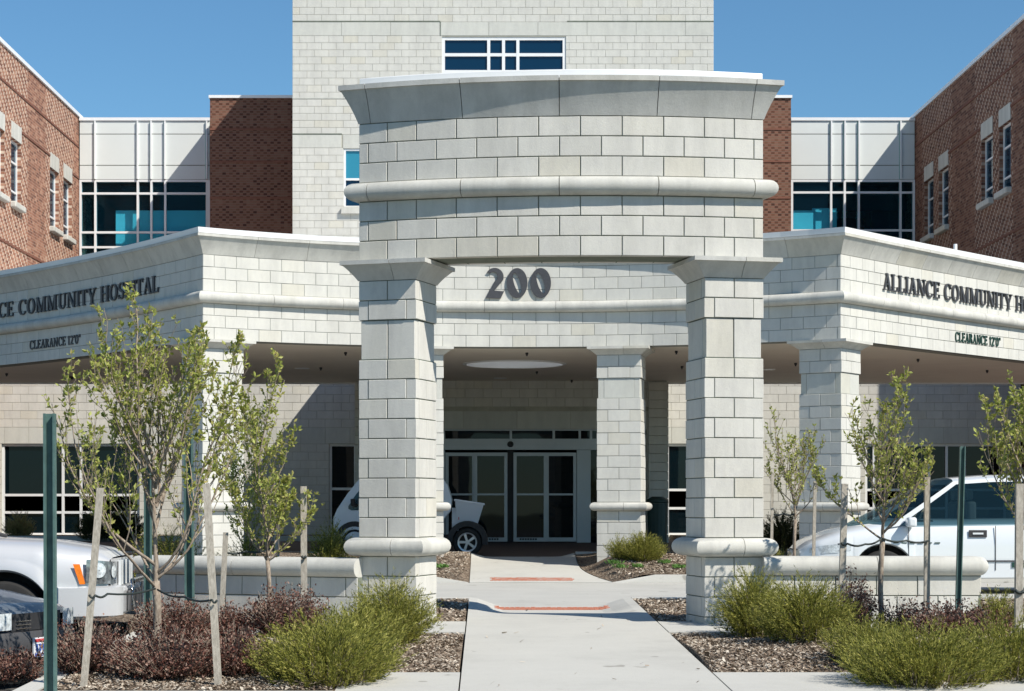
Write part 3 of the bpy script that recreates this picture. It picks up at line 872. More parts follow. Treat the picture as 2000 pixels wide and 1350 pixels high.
mL = mitre(nl1, nf0); mR = mitre(nf1, nr0)
def mouldings(prof, name, mat, step, smooth=40):
    for path, L, m0, m1 in ((lpath, LL, None, mL), (fp0, 2*FL, mL, mR), (rpath, RL, mR, None)):
        k = max(1, round(L/step)); w = L/k
        for i in range(k):
            a, b = i*w+0.003, (i+1)*w-0.003
            if i == 0 and m0: a = 0
            if i == k-1 and m1: b = L
            ss = [st_of(path, a+(b-a)*j/4) for j in range(5)]
            if i == 0 and m0: ss[0] = (ss[0][0], ss[0][1], *m0)
            if i == k-1 and m1: ss[-1] = (ss[-1][0], ss[-1][1], *m1)
            mb = MB(); sweep(mb, ss, prof); auto_smooth(mb.part(name, mat, canopy), smooth)
mouldings(torus_prof(z_t0+0.002, z_t1-0.002, 0.13), 'bullnose', 'cast', 1.25)
mouldings(cove_prof(z_c0+0.003, z_c1, 0.15, 0.045), 'cornice', 'cast', 0.95)
def capsweep(path, L, m0, m1):
    n = int(L/0.5); ss = [st_of(path, L*i/n) for i in range(n+1)]
    if m0: ss[0] = (ss[0][0], ss[0][1], *m0)
    if m1: ss[-1] = (ss[-1][0], ss[-1][1], *m1)
    prof = [(-0.3, z_lip+0.002), (0.155, z_lip+0.002), (0.165, z_cap), (-0.3, z_cap+0.03)]
    mb = MB(); sweep(mb, ss, prof); mb.part('roof_cap', 'white', canopy)
capsweep(lpath, LL, None, mL); capsweep(fp0, 2*FL, mL, mR); capsweep(rpath, RL, mR, None)
# roof and soffit slabs with the round skylight opening
SKX, SKY, SKR = (1005-945)*38.15/F, 38.15, 0.95
SB = 44.15
def slab_poly():
    pts = []
    for i in range(24): x, y, tx, ty = lpath(LL*i/24); pts.append((x-ty*0.3, y+tx*0.3))
    for i in range(25): x, y, tx, ty = fp0(2*FL*i/24); pts.append((x-ty*0.3, y+tx*0.3))
    for i in range(1, 25): x, y, tx, ty = rpath(RL*i/24); pts.append((x-ty*0.3, y+tx*0.3))
    pts = [p for p in pts if p[1] < SB-0.05]
    return pts
from mathutils.geometry import tessellate_polygon
def holed(poly, holes, z, flip=False):
    loops = [[Vector((x, y, 0)) for x, y in poly]]+[[Vector((x, y, 0)) for x, y in h] for h in holes]
    flat_ = [v for l in loops for v in l]
    tris = tessellate_polygon(loops)
    fs = [tuple(t) if not flip else tuple(t)[::-1] for t in tris]
    return [(v.x, v.y, z) for v in flat_], fs
sp_ = slab_poly()
sp_ = [(sp_[0][0], SB)]+sp_+[(sp_[-1][0], SB)]
circ = [(SKX+SKR*math.cos(2*math.pi*i/40), SKY+SKR*math.sin(2*math.pi*i/40)) for i in range(40)]
mb = MB(); mb.add(*holed(sp_, [circ], z_s+0.03)); mb.part('soffit', 'soffit', canopy)
mb = MB(); mb.add(*holed(sp_, [circ], z_c1+0.02)); mb.part('roof', 'white', canopy)
mb = MB().box(sp_[0][0], sp_[-1][0], SB, SB+0.15, z_s, z_cap); mb.part('rear_fascia', 'white', canopy)
mb = MB(); mb.grid([[(x, y, z_s-0.0) for x, y in circ], [(x, y, z_c1+0.35) for x, y in circ]], close=True); mb.part('skylight_shaft', 'white', canopy, smooth=True)
mb = MB(); rr = []
for i in range(7):
    a = R(90)*i/6; rr.append([(SKX+SKR*1.05*math.cos(a)*math.cos(2*math.pi*j/32), SKY+SKR*1.05*math.cos(a)*math.sin(2*math.pi*j/32), z_c1+0.35+0.35*math.sin(a)) for j in range(32)])
mb.grid(rr, close=True)
gm, gn, gl, gb = nt('skylight_acrylic'); tr = gn.new('ShaderNodeBsdfTranslucent'); tr.inputs[0].default_value = (0.85, 0.88, 0.9, 1)
gl.new(tr.outputs[0], gn['Material Output'].inputs[0])
mb.part('skylight_dome', gm, canopy, smooth=True)
mb = MB()
for i in range(40):
    pass
# inner ring trim
ring = MB(); ring.grid([[(SKX+r_*math.cos(2*math.pi*i/40), SKY+r_*math.sin(2*math.pi*i/40), z_) for i in range(40)] for r_, z_ in ((SKR-0.002, z_s+0.028), (SKR-0.002, z_s+0.012), (SKR+0.07, z_s+0.012), (SKR+0.07, z_s+0.028))], close=True)
ring.part('skylight_trim', 'white', canopy)
# sprinklers and downlights on the soffit
for (ix, iy) in [(1029, 692), (1048.6, 728), (1116.6, 744.6), (1321, 688.5), (1332, 718), (1793, 704), (1928, 725.6), (13, 732), (139.6, 738), (183, 708), (675, 691), (626.6, 720.5), (1554, 712)]:
    Y = z_s*F/(985-iy); X = (ix-945)*Y/F; r_ = 0.028 if ix != 139.6 else 0.06
    mb = MB().tube([(X, Y, z_s+0.029), (X, Y, z_s+0.0), (X, Y, z_s-0.025), (X, Y, z_s-0.035)], [r_, r_, r_*.45, r_*.7], 10)
    mb.part('sprinkler_head', 'plastic', canopy)
for (ix, iy) in [(977, 741), (1170, 740), (590, 722), (1500, 724)]:
    Y = z_s*F/(985-iy); X = (ix-945)*Y/F
    MB().tube([(X, Y, z_s+0.029), (X, Y, z_s+0.016)], [0.15, 0.14], 20).part('downlight', 'white', canopy)
# vent pipe on the roof
x, y, tx, ty = rpath(2.9)
mb = MB().tube([(x-ty*0.5, y+tx*0.5, z_c1), (x-ty*0.5, y+tx*0.5, 4.72)], 0.035, 8)
Y_ = 36.4; vx = (1876-945)*Y_/F
MB().tube([(vx, Y_+0.4, z_c1), (vx, Y_+0.4, (985-477)*(Y_+.4)/F)], 0.035, 8).part('vent_pipe', 'white', canopy)

# ---- letters (outlines built stroke by stroke, extruded)
def ell(cx, cy, rx, ry, t, tilt=0):
    x, y = rx*math.cos(t), ry*math.sin(t); c, s = math.cos(tilt), math.sin(tilt)
    return (cx+x*c-y*s, cy+x*s+y*c)
def arcstrip(cx, cy, ro, ri, a0, a1, n=18, tilt=0, icx=None, icy=None):
    """list of quads between an outer and an inner (thinner) ellipse"""
    icx = cx if icx is None else icx; icy = cy if icy is None else icy; q = []
    for i in range(n):
        t0, t1 = R(a0+(a1-a0)*i/n), R(a0+(a1-a0)*(i+1)/n)
        q.append([ell(cx, cy, *ro, t0), ell(cx, cy, *ro, t1), ell(icx, icy, *ri, t1, tilt), ell(icx, icy, *ri, t0, tilt)])
    return q
K, k_, sf = 0.17, 0.075, 0.055
def rc_(x0, y0, x1, y1): return [[(x0, y0), (x1, y0), (x1, y1), (x0, y1)]]
def stem(x, w=K, h=1.0, ser=0.07): return rc_(x, sf, x+w, h-sf)+rc_(x-ser, 0, x+w+ser, sf)+rc_(x-ser, h-sf, x+w+ser, h)
def diag(xa, ya, xb, yb, w): return [[(xa, ya), (xa+w, ya), (xb+w, yb), (xb, yb)]]
G = {}
G['I'] = (0.31, stem(0.07))
G['L'] = (0.68, stem(0.07)+rc_(0.31, 0, 0.62, sf)+[[(0.55, sf), (0.62, sf), (0.66, 0.28), (0.62, 0.28)]])
G['T'] = (0.72, rc_(0.275, sf, 0.275+K, 1-sf)+rc_(0.2, 0, 0.52, sf)+rc_(0.02, 1-sf, 0.70, 1)+rc_(0.02, 0.76, 0.06, 1-sf)+rc_(0.66, 0.76, 0.70, 1-sf))
G['H'] = (0.86, stem(0.07)+stem(0.62)+rc_(0.24, 0.48, 0.62, 0.54))
G['E'] = (0.68, stem(0.07)+rc_(0.31, 0, 0.62, sf)+rc_(0.31, 1-sf, 0.60, 1)+rc_(0.24, 0.49, 0.46, 0.545)+rc_(0.44, 0.40, 0.48, 0.64)+rc_(0.585, sf, 0.63, 0.24)+rc_(0.57, 0.78, 0.61, 1-sf))
G['A'] = (0.82, diag(0.60, 0, 0.30, 1.0, K)+diag(0.10, sf, 0.36, 0.93, 0.065)+rc_(0.22, 0.33, 0.60, 0.385)+rc_(0.0, 0, 0.27, sf)+rc_(0.50, 0, 0.84, sf*.98))
G['N'] = (0.90, rc_(0.10, sf, 0.165, 1-sf)+rc_(0.0, 0, 0.28, sf)+diag(0.62, 0.0, 0.05, 1.0, K)+rc_(0.72, 0.1, 0.785, 1-sf)+rc_(0.61, 1-sf, 0.89, 1))
G['M'] = (1.06, rc_(0.10, sf, 0.165, 1-sf)+rc_(0.0, 0, 0.28, sf)+diag(0.44, 0.0, 0.06, 1.0, K)+diag(0.49, 0.0, 0.77, 0.98, 0.06)+rc_(0.76, sf, 0.93, 1-sf)+rc_(0.69, 0, 1.01, sf)+rc_(0.74, 1-sf, 1.01, 1))
G['U'] = (0.86, rc_(0.10, 0.3, 0.10+K, 1-sf)+rc_(0.02, 1-sf, 0.36, 1)+rc_(0.66, 0.3, 0.725, 1-sf)+rc_(0.56, 1-sf, 0.84, 1)+arcstrip(0.4125, 0.30, (0.3125, 0.31), (0.19, 0.235), 180, 360, 14, 0, 0.465))
G['Y'] = (0.80, rc_(0.32, sf, 0.32+K, 0.45)+rc_(0.24, 0, 0.58, sf)+diag(0.32, 0.42, 0.04, 1-sf, K)+diag(0.42, 0.42, 0.68, 1-sf, 0.065)+rc_(0, 1-sf, 0.30, 1)+rc_(0.56, 1-sf, 0.82, 1))
G['O'] = (0.86, arcstrip(0.42, 0.5, (0.40, 0.52), (0.225, 0.455), 0, 360, 32))
G['C'] = (0.80, arcstrip(0.43, 0.5, (0.41, 0.52), (0.26, 0.455), 38, 322, 28, 0, 0.46)+rc_(0.70, 0.68, 0.75, 0.99)+rc_(0.70, 0.14, 0.74, 0.20))
G['P'] = (0.70, stem(0.07)+arcstrip(0.33, 0.735, (0.33, 0.262), (0.15, 0.205), -90, 90, 14)+rc_(0.24, 0.473, 0.33, 0.53)+rc_(0.24, 0.94, 0.33, 0.997))
G['R'] = (0.80, stem(0.07)+arcstrip(0.33, 0.745, (0.30, 0.252), (0.14, 0.195), -90, 90, 14)+rc_(0.24, 0.493, 0.33, 0.55)+rc_(0.24, 0.94, 0.33, 0.997)+diag(0.62, 0, 0.34, 0.5, K))
G['S'] = (0.62, arcstrip(0.31, 0.735, (0.27, 0.285), (0.15, 0.215), 30, 250, 16)+arcstrip(0.29, 0.265, (0.28, 0.285), (0.14, 0.215), 70, -150, 16)+diag(0.30, 0.42, 0.08, 0.63, 0.18)+rc_(0.50, 0.72, 0.55, 0.99)+rc_(0.03, 0.02, 0.08, 0.28))
G['1'] = (0.42, rc_(0.12, 0, 0.28, 1.0)+[[(0.0, 0.74), (0.12, 0.80), (0.12, 1.0), (0.07, 0.9)]])
G['0'] = (0.74, arcstrip(0.35, 0.5, (0.33, 0.52), (0.16, 0.42), 0, 360, 28))
G['2'] = (0.68, arcstrip(0.30, 0.70, (0.29, 0.30), (0.13, 0.20), 165, -25, 14)+diag(0.02, 0.0, 0.40, 0.60, 0.20)+rc_(0.20, 0.0, 0.62, 0.16))
G["'"] = (0.20, rc_(0.05, 0.68, 0.15, 1.0)); G['"'] = (0.34, rc_(0.04, 0.68, 0.13, 1.0)+rc_(0.19, 0.68, 0.28, 1.0)); G[' '] = (0.36, [])
def letter_mesh(quads, S, depth, frame):
    """frame(a, b, d) -> world point; a along, b up, d out"""
    mb = MB(); step = 0; prev = None
    for i, q in enumerate(quads):
        if prev is not None and not any(abs(a[0]-b[0])+abs(a[1]-b[1]) < 1e-6 for a in q for b in prev): step += 1
        prev = list(q)
        ar = sum(q[j][0]*q[(j+1) % 4][1]-q[(j+1) % 4][0]*q[j][1] for j in range(4))
        if ar < 0: q = q[::-1]
        dd = depth+(step % 7)*0.0008
        vs = [frame(x*S, y*S, 0.0) for x, y in q]+[frame(x*S, y*S, dd) for x, y in q]
        mb.add(vs, [(4, 5, 6, 7), (0, 1, 5, 4), (1, 2, 6, 5), (2, 3, 7, 6), (3, 0, 4, 7)])
    return mb
def text_on(path, u, zb, S, wf, text, mat, depth, out=0.0, gap=0.06):
    for chh in text:
        w, q = G[chh]
        if q:
            x, y, tx, ty = path(u+w*S*wf/2)
            ox, oy = x+ty*out, y-tx*out
            fr = lambda a, b, d, ox=ox, oy=oy, tx=tx, ty=ty, w=w: (ox+tx*(a*wf-w*S*wf/2)+ty*d, oy+ty*(a*wf-w*S*wf/2)-tx*d, zb+b)
            letter_mesh(q, S, depth, fr).part('letter', mat, canopy)
        u += (w+gap)*S*wf
    return u
def text_len(text, gap=0.06): return sum(G[c][0]+gap for c in text)-gap
def u_at_px(path, L, xpix):
    lo, hi = 0.0, L
    for _ in range(50):
        m = (lo+hi)/2; x, y, _, _ = path(m)
        if 945+x*F/y < xpix: lo = m
        else: hi = m
    return lo
NAME = 'ALLIANCE COMMUNITY HOSPITAL'
ua, ub = u_at_px(rpath, RL, 1723), u_at_px(rpath, RL, 1974)
wr = (ub-ua)/(0.29*text_len('ALLIANCE COMMUNITY'))
text_on(rpath, ua, 3.665, 0.29, wr, NAME, 'letter', 0.035)
ub = u_at_px(lpath, LL, 312)
uc = u_at_px(lpath, LL, 37.5); wL = (ub-uc)/(0.29*text_len('COMMUNITY HOSPITAL'))
text_on(lpath, ub-0.29*wL*text_len(NAME), 3.665, 0.29, wL, NAME, 'letter', 0.035)
CL = 'CLEARANCE 12\'0"'
ua, ub = u_at_px(rpath, RL, 1864.5), u_at_px(rpath, RL, 1953); w2 = (ub-ua)/(0.17*text_len(CL))
text_on(rpath, ua, 2.945, 0.17, w2, CL, 'dgreen', 0.02)
ua, ub = u_at_px(lpath, LL, 59), u_at_px(lpath, LL, 158); w2 = (ub-ua)/(0.17*text_len(CL))
text_on(lpath, ua, 2.975, 0.17, w2, CL, 'letter', 0.02)
# the big 200
two = arcstrip(0.30, 0.70, (0.30, 0.305), (0.155, 0.20), 150, -20, 18, R(-20), 0.235, 0.68)
two += [[(0.555, 0.62), (0.32, 0.62), (0.02, 0.0), (0.34, 0.24)]]
two = [q for q in two[:-1]]+[[(0.33, 0.60), (0.575, 0.60), (0.28, 0.24), (0.0, 0.0)], [(0.0, 0.0), (0.46, -0.02), (0.60, 0.22), (0.28, 0.245)], [(0.46, -0.02), (0.50, -0.02), (0.67, 0.34), (0.60, 0.22)]]
zero = arcstrip(0.36, 0.5, (0.345, 0.50), (0.105, 0.36), 0, 360, 40, R(17))
for qs, xs in ((two, 948.5), (zero, 989), (zero, 1035)):
    u = u_at_px(fp0, 2*FL, xs); S = 0.52; x, y, tx, ty = fp0(u+0.17)
    fr = lambda a, b, d: (x+tx*(a-0.17)+ty*(d+0.004), y+ty*(a-0.17)-tx*(d+0.004), 3.585+b)
    letter_mesh(qs, S, 0.035, fr).part('numeral', 'letter', canopy)
flush_stuff()

# canopy columns
def canopy_column(label, cx, cy, rz, W=0.77, base=-1.0, z0=-0.115):
    T = thing('canopy_column', label, 'column', (cx, cy, base), 'block columns carrying the entrance canopy')
    c, s = math.cos(rz), math.sin(rz)
    pr = lambda h: [(cx+a*h*c-b*h*s, cy+a*h*s+b*h*c) for a, b in ((-1, -1), (1, -1), (1, 1), (-1, 1))]
    t0, t1 = z0, z0+0.15; top = 2.73
    cc = 0.2; nb = 9
    zi0 = t1+nb*cc; zi1 = zi0+1.75*cc; zc = zi1+2*cc
    cap0 = zc
    m_ = MB(); m_.prism(pr(W/2-0.010), base-0.3, zi0+0.002); m_.prism(pr(W/2-0.035), zi0+0.003, zi1-0.001); m_.prism(pr(W/2-0.010), zi1, top-0.004)
    m_.part('core', 'mortar_c', T)
    lv = [(t0-(i+1)*cc, t0-i*cc, i % 2 == 0, 0) for i in range(5)]+[(t1+i*cc, t1+(i+1)*cc, i % 2 == 0, 0) for i in range(nb)]
    square_pillar(T, None, cx, cy, rz, W, lv, 0.1925, 'block_c', 0.009)
    square_pillar(T, None, cx, cy, rz, W, [(zi0, zi1, False, 0.022)], 0.10, 'panel', 0.006)
    square_pillar(T, None, cx, cy, rz, W, [(zi1, zi1+cc, False, 0), (zi1+cc, zc, True, 0)], 0.1925, 'block_c', 0.009)
    ring_piece(T, None, cx, cy, rz, W/2, torus_prof(t0+0.002, t1-0.002, 0.11), 'bullnose', 'cast')
    ring_piece(T, None, cx, cy, rz, W/2, cove_prof(zc+0.002, 2.683, 0.13, 0.045), 'capital', 'cast')
    return T
def col_at(u, label, W=0.77):
    t = u/CR; x, y, tx, ty = fpath(u)
    cx, cy = x-ty*(W/2-0.03), y+tx*(W/2-0.03)
    return canopy_column(label, cx, cy, -t, W)
ui = CR*math.asin(1.71/CR)
col_at(-ui, 'canopy column half hidden behind the left pillar of the arch, white cart parked at its foot')
col_at(ui, 'fully visible canopy column right of the glass doors, juniper at its foot')
def corner_col(sg, label, W=0.77):
    u = sg*FL; t = u/CR; x, y, tx, ty = fpath(u)
    # outer corner slightly inside the fascia corner
    cx = x-ty*(W/2-0.02)-sg*tx*(W/2-0.02); cy = y+tx*(W/2-0.02)-sg*ty*(W/2-0.02)
    return canopy_column(label, cx, cy, -t, W)
corner_col(-1, 'corner column of the canopy behind the tall staked tree on the left')
corner_col(1, 'corner column of the canopy with a shaded left face, left of the white minivan windscreen')
flush_stuff()

# ------------------------------------------------------------------ ground floor and entrance block
def rect_frame(T, x0, x1, z0, z1, y, vs, hs, glass, fw=0.05, dep=0.09, name='window', frame='frame', glass_y=0.05, sub_only=None, panes=None):
    """window in a wall facing the camera: frame mesh with panes as sub-parts"""
    m_ = MB()
    X = [x0]+list(vs)+[x1]; Z = [z0]+list(hs)+[z1]
    m_.box(x0, x0+fw, y, y+dep, z0, z1); m_.box(x1-fw, x1, y, y+dep, z0, z1)
    m_.box(x0+fw, x1-fw, y+.002, y+dep, z0, z0+fw); m_.box(x0+fw, x1-fw, y+.002, y+dep, z1-fw, z1)
    for v in vs: m_.box(v-fw/2, v+fw/2, y-0.003, y+dep, z0+fw, z1-fw)
    for h in hs:
        XX = [x0+fw]+list(vs)+[x1-fw]
        for a, b in zip(XX[:-1], XX[1:]):
            a2 = a+(fw/2 if a in vs else 0); b2 = b-(fw/2 if b in vs else 0)
            m_.box(a2, b2, y+.001, y+dep-.002, h-fw/2, h+fw/2)
    w = m_.part(name, frame, T)
    for i in range(len(X)-1):
        for j in range(len(Z)-1):
            a, b, c, d = X[i]+fw/2, X[i+1]-fw/2, Z[j]+fw/2, Z[j+1]-fw/2
            gmat = glass if not callable(glass) else glass(i, j)
            MB().box(a, b, y+glass_y, y+glass_y+0.012, c, d).part('pane', gmat, T, sub=w)
    return w
WY = 48.0
gf = thing('ground_floor_front', 'single-storey pale block front of the hospital behind the canopy with banks of dark windows', 'building', (0.6, WY, -0.85))
sc = lambda x: (x-945)*WY/F
zz = lambda y: (985-y)*WY/F
wz0, wz1 = zz(1046), zz(867)
# window banks: (x0,x1,verticals,horizontals)
banks = [(-11.9, sc(272), [sc(122), sc(157)], [zz(967), zz(1001)]),
         (sc(643), sc(696), [], [zz(955)]),
         (sc(1302), sc(1350), [], [zz(957), zz(993)]),
         (sc(1690), 12.9, [sc(1708), sc(1816), sc(1850), sc(1885)], [zz(957), zz(993)])]
X0, X1 = -12.45, 13.25
band = (wz1, wz1+2*0.2032)
holes = [(a-X0, b-X0, wz0, wz1) for a, b, _, _ in banks]
allh = holes+[(0, X1-X0, wz1, wz1+0.4064)]
gp = line_path(X0, WY, 1, 0)
z0g = wz1+0.4064-0.2032*14
rowsg = 14+12
def gskip(u, z):
    x = X0+u; p = 945+x*F/WY; return z > 3.1 or (700 < p < 1300) or z < -0.8
block_wall(gf, gp, 0, X1-X0, z0g, 24, 0.2032, 0.4064, 'block_w', holes=allh, joint=0.008, skip=gskip)
# tall lintel stones
u = 0
while u < X1-X0-0.05:
    b = min(u+0.61, X1-X0); x = X0+(u+b)/2; p = 945+x*F/WY
    put_block(gf, x, WY, wz1+0.004, 0, b-u-0.008, 0.09, 0.4064-0.008, 'panel', name='lintel_stone', force_stuff=(700 < p < 1300)); u = b
# backing with openings
def wall_cells(x0, x1, z0, z1, holes, y0, y1):
    xs = sorted({x0, x1}|{h[0] for h in holes}|{h[1] for h in holes}); zs = sorted({z0, z1}|{h[2] for h in holes}|{h[3] for h in holes})
    m_ = MB()
    for a, b in zip(xs[:-1], xs[1:]):
        if a < x0 or b > x1: continue
        for c, d in zip(zs[:-1], zs[1:]):
            if c < z0 or d > z1: continue
            if any(h[0] < (a+b)/2 < h[1] and h[2] < (c+d)/2 < h[3] for h in holes): continue
            m_.box(a, b, y0, y1, c, d)
    return m_
wall_cells(X0, X1, -1.2, 4.1, [(a, b, wz0, wz1) for a, b, _, _ in banks], WY+0.008, WY+0.35).part('wall', 'mortar_t', gf)
MB().box(X0, X1, WY-0.05, 54.2, 4.102, 4.25).part('roof', 'white', gf)
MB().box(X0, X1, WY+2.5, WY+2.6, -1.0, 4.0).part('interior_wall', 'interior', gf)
for a, b, vs, hs in banks:
    rect_frame(gf, a, b, wz0, wz1, WY+0.06, vs, hs, 'glass_dark', fw=0.06)
    MB().box(a-0.05, b+0.05, WY-0.05, WY+0.05, wz0-0.09, wz0-0.002).part('window_sill', 'cast', gf)
flush_stuff()
# entrance block with sliding doors
EY = 43.5; ex = lambda x: (x-945)*EY/F; ez = lambda y: (985-y)*EY/F
ent = thing('entrance_vestibule', 'shaded block vestibule with sliding glass doors under the canopy', 'entrance', (0.62, EY, -0.87))
EX0, EX1 = -2.86, 4.10
dz1 = ez(838)
dx0, dx1 = ex(780), ex(1262)
hh = [(dx0-EX0, dx1-EX0, -1.2, dz1+0.0)]
ep = line_path(EX0, EY, 1, 0)
block_wall(ent, ep, 0.0, EX1-EX0, -0.87, 18, 0.2032, 0.4064, 'block_w', holes=hh+[(0, EX1-EX0, dz1, dz1+0.40)], joint=0.008)
u = 0
while u < EX1-EX0-0.05:
    b = min(u+1.2, EX1-EX0); put_block(ent, EX0+(u+b)/2, EY, dz1+0.004, 0, b-u-0.008, 0.09, 0.392, 'panel', name='lintel_stone'); u = b
wall_cells(EX0+.01, EX1-.01, -1.1, 4.3, [(dx0, dx1, -1.1, dz1)], EY+0.008, EY+0.3).part('wall', 'mortar_t', ent)
for sx, rz in ((EX0, -math.pi/2), (EX1, math.pi/2)):
    sg = 1 if sx < 0 else -1
    m_ = MB().box(min(sx+sg*.01, sx+sg*.2), max(sx+sg*.01, sx+sg*.2), EY+0.32, WY-0.01, -1.1, 4.3); m_.part('side_wall', 'mortar_t', ent)
    pth = line_path(EX0, WY, 0, -1) if sx < 0 else line_path(EX1, EY, 0, 1)
    block_wall(ent, pth, 0.0, WY-EY, -0.87, 18, 0.2032, 0.4064, 'block_w', joint=0.008, lim=300)
MB().box(EX0-0.05, EX1+0.05, SB+0.16, WY-0.06, 4.302, 4.45).part('roof', 'white', ent)
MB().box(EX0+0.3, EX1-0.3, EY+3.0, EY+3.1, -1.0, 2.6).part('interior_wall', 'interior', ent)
# pilasters at the corners
for x0_, x1_ in ((EX0-0.02, EX0+0.42), (EX1-0.42, EX1+0.02)):
    for i in range(18):
        put_block(ent, (x0_+x1_)/2, EY-0.09, -0.87+i*0.2+0.004, 0, x1_-x0_-0.0, 0.10, 0.192, 'block_w', name='pilaster_stone')
# storefront frame: transoms, header, sidelights and door leaves
m_ = MB(); y_ = EY+0.08
def fb_(x0, x1, z0, z1, y0=None, y1=None): m_.box(ex(x0), ex(x1), (y_ if y0 is None else y0), (y_+0.1 if y1 is None else y1), ez(z0), ez(z1))
fb_(780, 1262, 841, 837); fb_(780, 1262, 878.5, 857, y_-0.04, y_+0.1)
for a in (780, 866, 997, 1081, 1132, 1154, 1257): fb_(a-1.5, a+3, 857, 841, y_+.002)
fb_(1127, 1140, 1060, 879, y_-0.01); fb_(862, 869, 1060, 879, y_-0.01); fb_(1150, 1154, 1060, 879); fb_(1258, 1262, 1060, 879); fb_(780, 784, 1060, 879)
fb_(1140, 1150, 1060, 879, y_+.003, y_+.03)
frm = m_.part('door_frame', 'dframe', ent)
MB().box(ex(780), ex(1262), y_+0.05, y_+0.06, ez(857), ez(841)).part('transom_pane', 'glass_dark', ent)
MB().box(ex(1154), ex(1258), y_+0.05, y_+0.06, ez(1060), ez(879)).part('side_pane', 'glass_dark', ent)
MB().box(ex(784), ex(862), y_+0.05, y_+0.06, ez(1060), ez(879)).part('side_pane', 'glass_dark', ent)
MB().tube([(ex(997), y_-0.10, ez(869)), (ex(997), y_-0.04, ez(868))], [0.03, 0.075], 12).part('motion_sensor', 'plastic', ent)
def leaf(x0, x1, yy, name):
    T_ = ent; m2 = MB(); f = 6
    a, b, c, d = ex(x0), ex(x1), ez(1058), ez(884); w = f*EY/F
    m2.box(a, a+w, yy, yy+.05, c, d); m2.box(b-w, b, yy, yy+.05, c, d)
    m2.box(a+w, b-w, yy+.002, yy+.05, c, c+w*1.3); m2.box(a+w, b-w, yy+.002, yy+.05, d-w*1.1, d); m2.box(a+w, b-w, yy+.002, yy+.05, ez(967.5), ez(964))
    l_ = m2.part(name, 'dframe', T_)
    MB().box(a+w*.5, b-w*.5, yy+0.022, yy+0.03, c+w, ez(967)).part('pane', 'glass_dark', T_, sub=l_)
    MB().box(a+w*.5, b-w*.5, yy+0.022, yy+0.03, ez(965), d-w*.8).part('pane', 'glass_dark', T_, sub=l_)
leaf(870, 928, y_+0.0, 'fixed_door_leaf'); leaf(926, 991, y_-0.055, 'sliding_door'); leaf(1003, 1068, y_-0.055, 'sliding_door'); leaf(1066, 1126, y_+0.0, 'fixed_door_leaf')
MB().box(ex(991), ex(1003), y_+0.03, y_+0.05, ez(1058), ez(879)).part('door_gap', 'plastic', ent)
for a in (940, 1015):
    for k_i in range(7):
        MB().box(ex(a+k_i*5), ex(a+k_i*5+3.6), y_-0.062, y_-0.057, ez(1055), ez(1051.5)).part('door_text_mark', 'plastic', ent)  # dark dashes stand in for the small unreadable writing on the doors
flush_stuff()
# bin by the right corner
tb = thing('litter_bin', 'dark green litter bin standing beside the right corner of the entrance block', 'litter bin', (ex(1286), EY-0.5, -0.9))
x_, y2 = ex(1286)*0.985, EY-0.45
m_ = MB().tube([(x_, y2, -0.9), (x_, y2, 0.02)], [0.2, 0.23], 16); m_.part('bin_body', 'binm', tb)
MB().tube([(x_, y2, 0.022), (x_, y2, 0.10), (x_, y2, 0.17)], [0.245, 0.24, 0.12], 16).part('bin_lid', 'binm', tb, smooth=True)

# ------------------------------------------------------------------ tower
TY = F/70.0; tx_ = lambda x: (x-945)*TY/F; tz_ = lambda y: (985-y)*TY/F
tower = thing('hospital_tower', 'tall pale block tower rising behind the arch with a wide white-framed blue window', 'tower', (0.53, TY, -0.8))
A0, A1 = tx_(571), tx_(1394)
TTOP = 14.3
W1 = (tx_(863), tx_(1105), tz_(172), tz_(72)); W2 = (tx_(671), tx_(720), tz_(406), tz_(290)); W3 = (2*0.5355-W2[1], 2*0.5355-W2[0], W2[2], W2[3])
bands = [(A0, A1, tz_(70), tz_(43)), (A0, W2[0]-0.02, tz_(289), tz_(263)), (W2[0]-.02, W2[1], tz_(290), tz_(263)), (W3[0], A1, tz_(289), tz_(263))]
tp = line_path(A0, TY, 1, 0)
def tskip(u, z):
    p = 945+(A0+u)*F/TY; q = 985-z*F/TY
    return q > 470 or (q > 160 and p > 720) or q < 4
TH_ = 0.2032
hol = [(a-A0, b-A0, c, d) for a, b, c, d in (W1, W2, W3)]+[(a-A0, b-A0, c, d) for a, b, c, d in bands]
# rows are laid between the bands so that courses meet them
segs = [(tz_(70)-0.2032*19, 19, None), (tz_(43), 3, None)]
zb_ = tz_(289); 
nrow = int(round((tz_(70)-tz_(263))/TH_)); chh_ = (tz_(70)-tz_(263))/nrow
block_wall(tower, tp, 0, A1-A0, tz_(263), nrow, chh_, 0.4064, 'block_t', holes=hol, joint=0.008, skip=tskip, lim=300)
block_wall(tower, tp, 0, A1-A0, tz_(43), 3, TH_, 0.4064, 'block_t', holes=hol, joint=0.008, skip=tskip)
block_wall(tower, tp, 0, A1-A0, zb_-TH_*42, 42, TH_, 0.4064, 'block_t', holes=hol, joint=0.008, skip=tskip)
for a, b, c, d in bands:
    u = a
    while u < b-0.05:
        e_ = min(u+1.37, b); 
        if not (W1[0] < u < W1[1] and False): put_block(tower, (u+e_)/2, TY-0.004, c+.004, 0, e_-u-.008, 0.09, d-c-.008, 'panel', name='lintel_stone')
        u = e_
wall_cells(A0+.008, A1-.008, -1.0, TTOP, [W1, W2, W3], TY+0.010, TY+0.45).part('wall', 'mortar_t', tower)
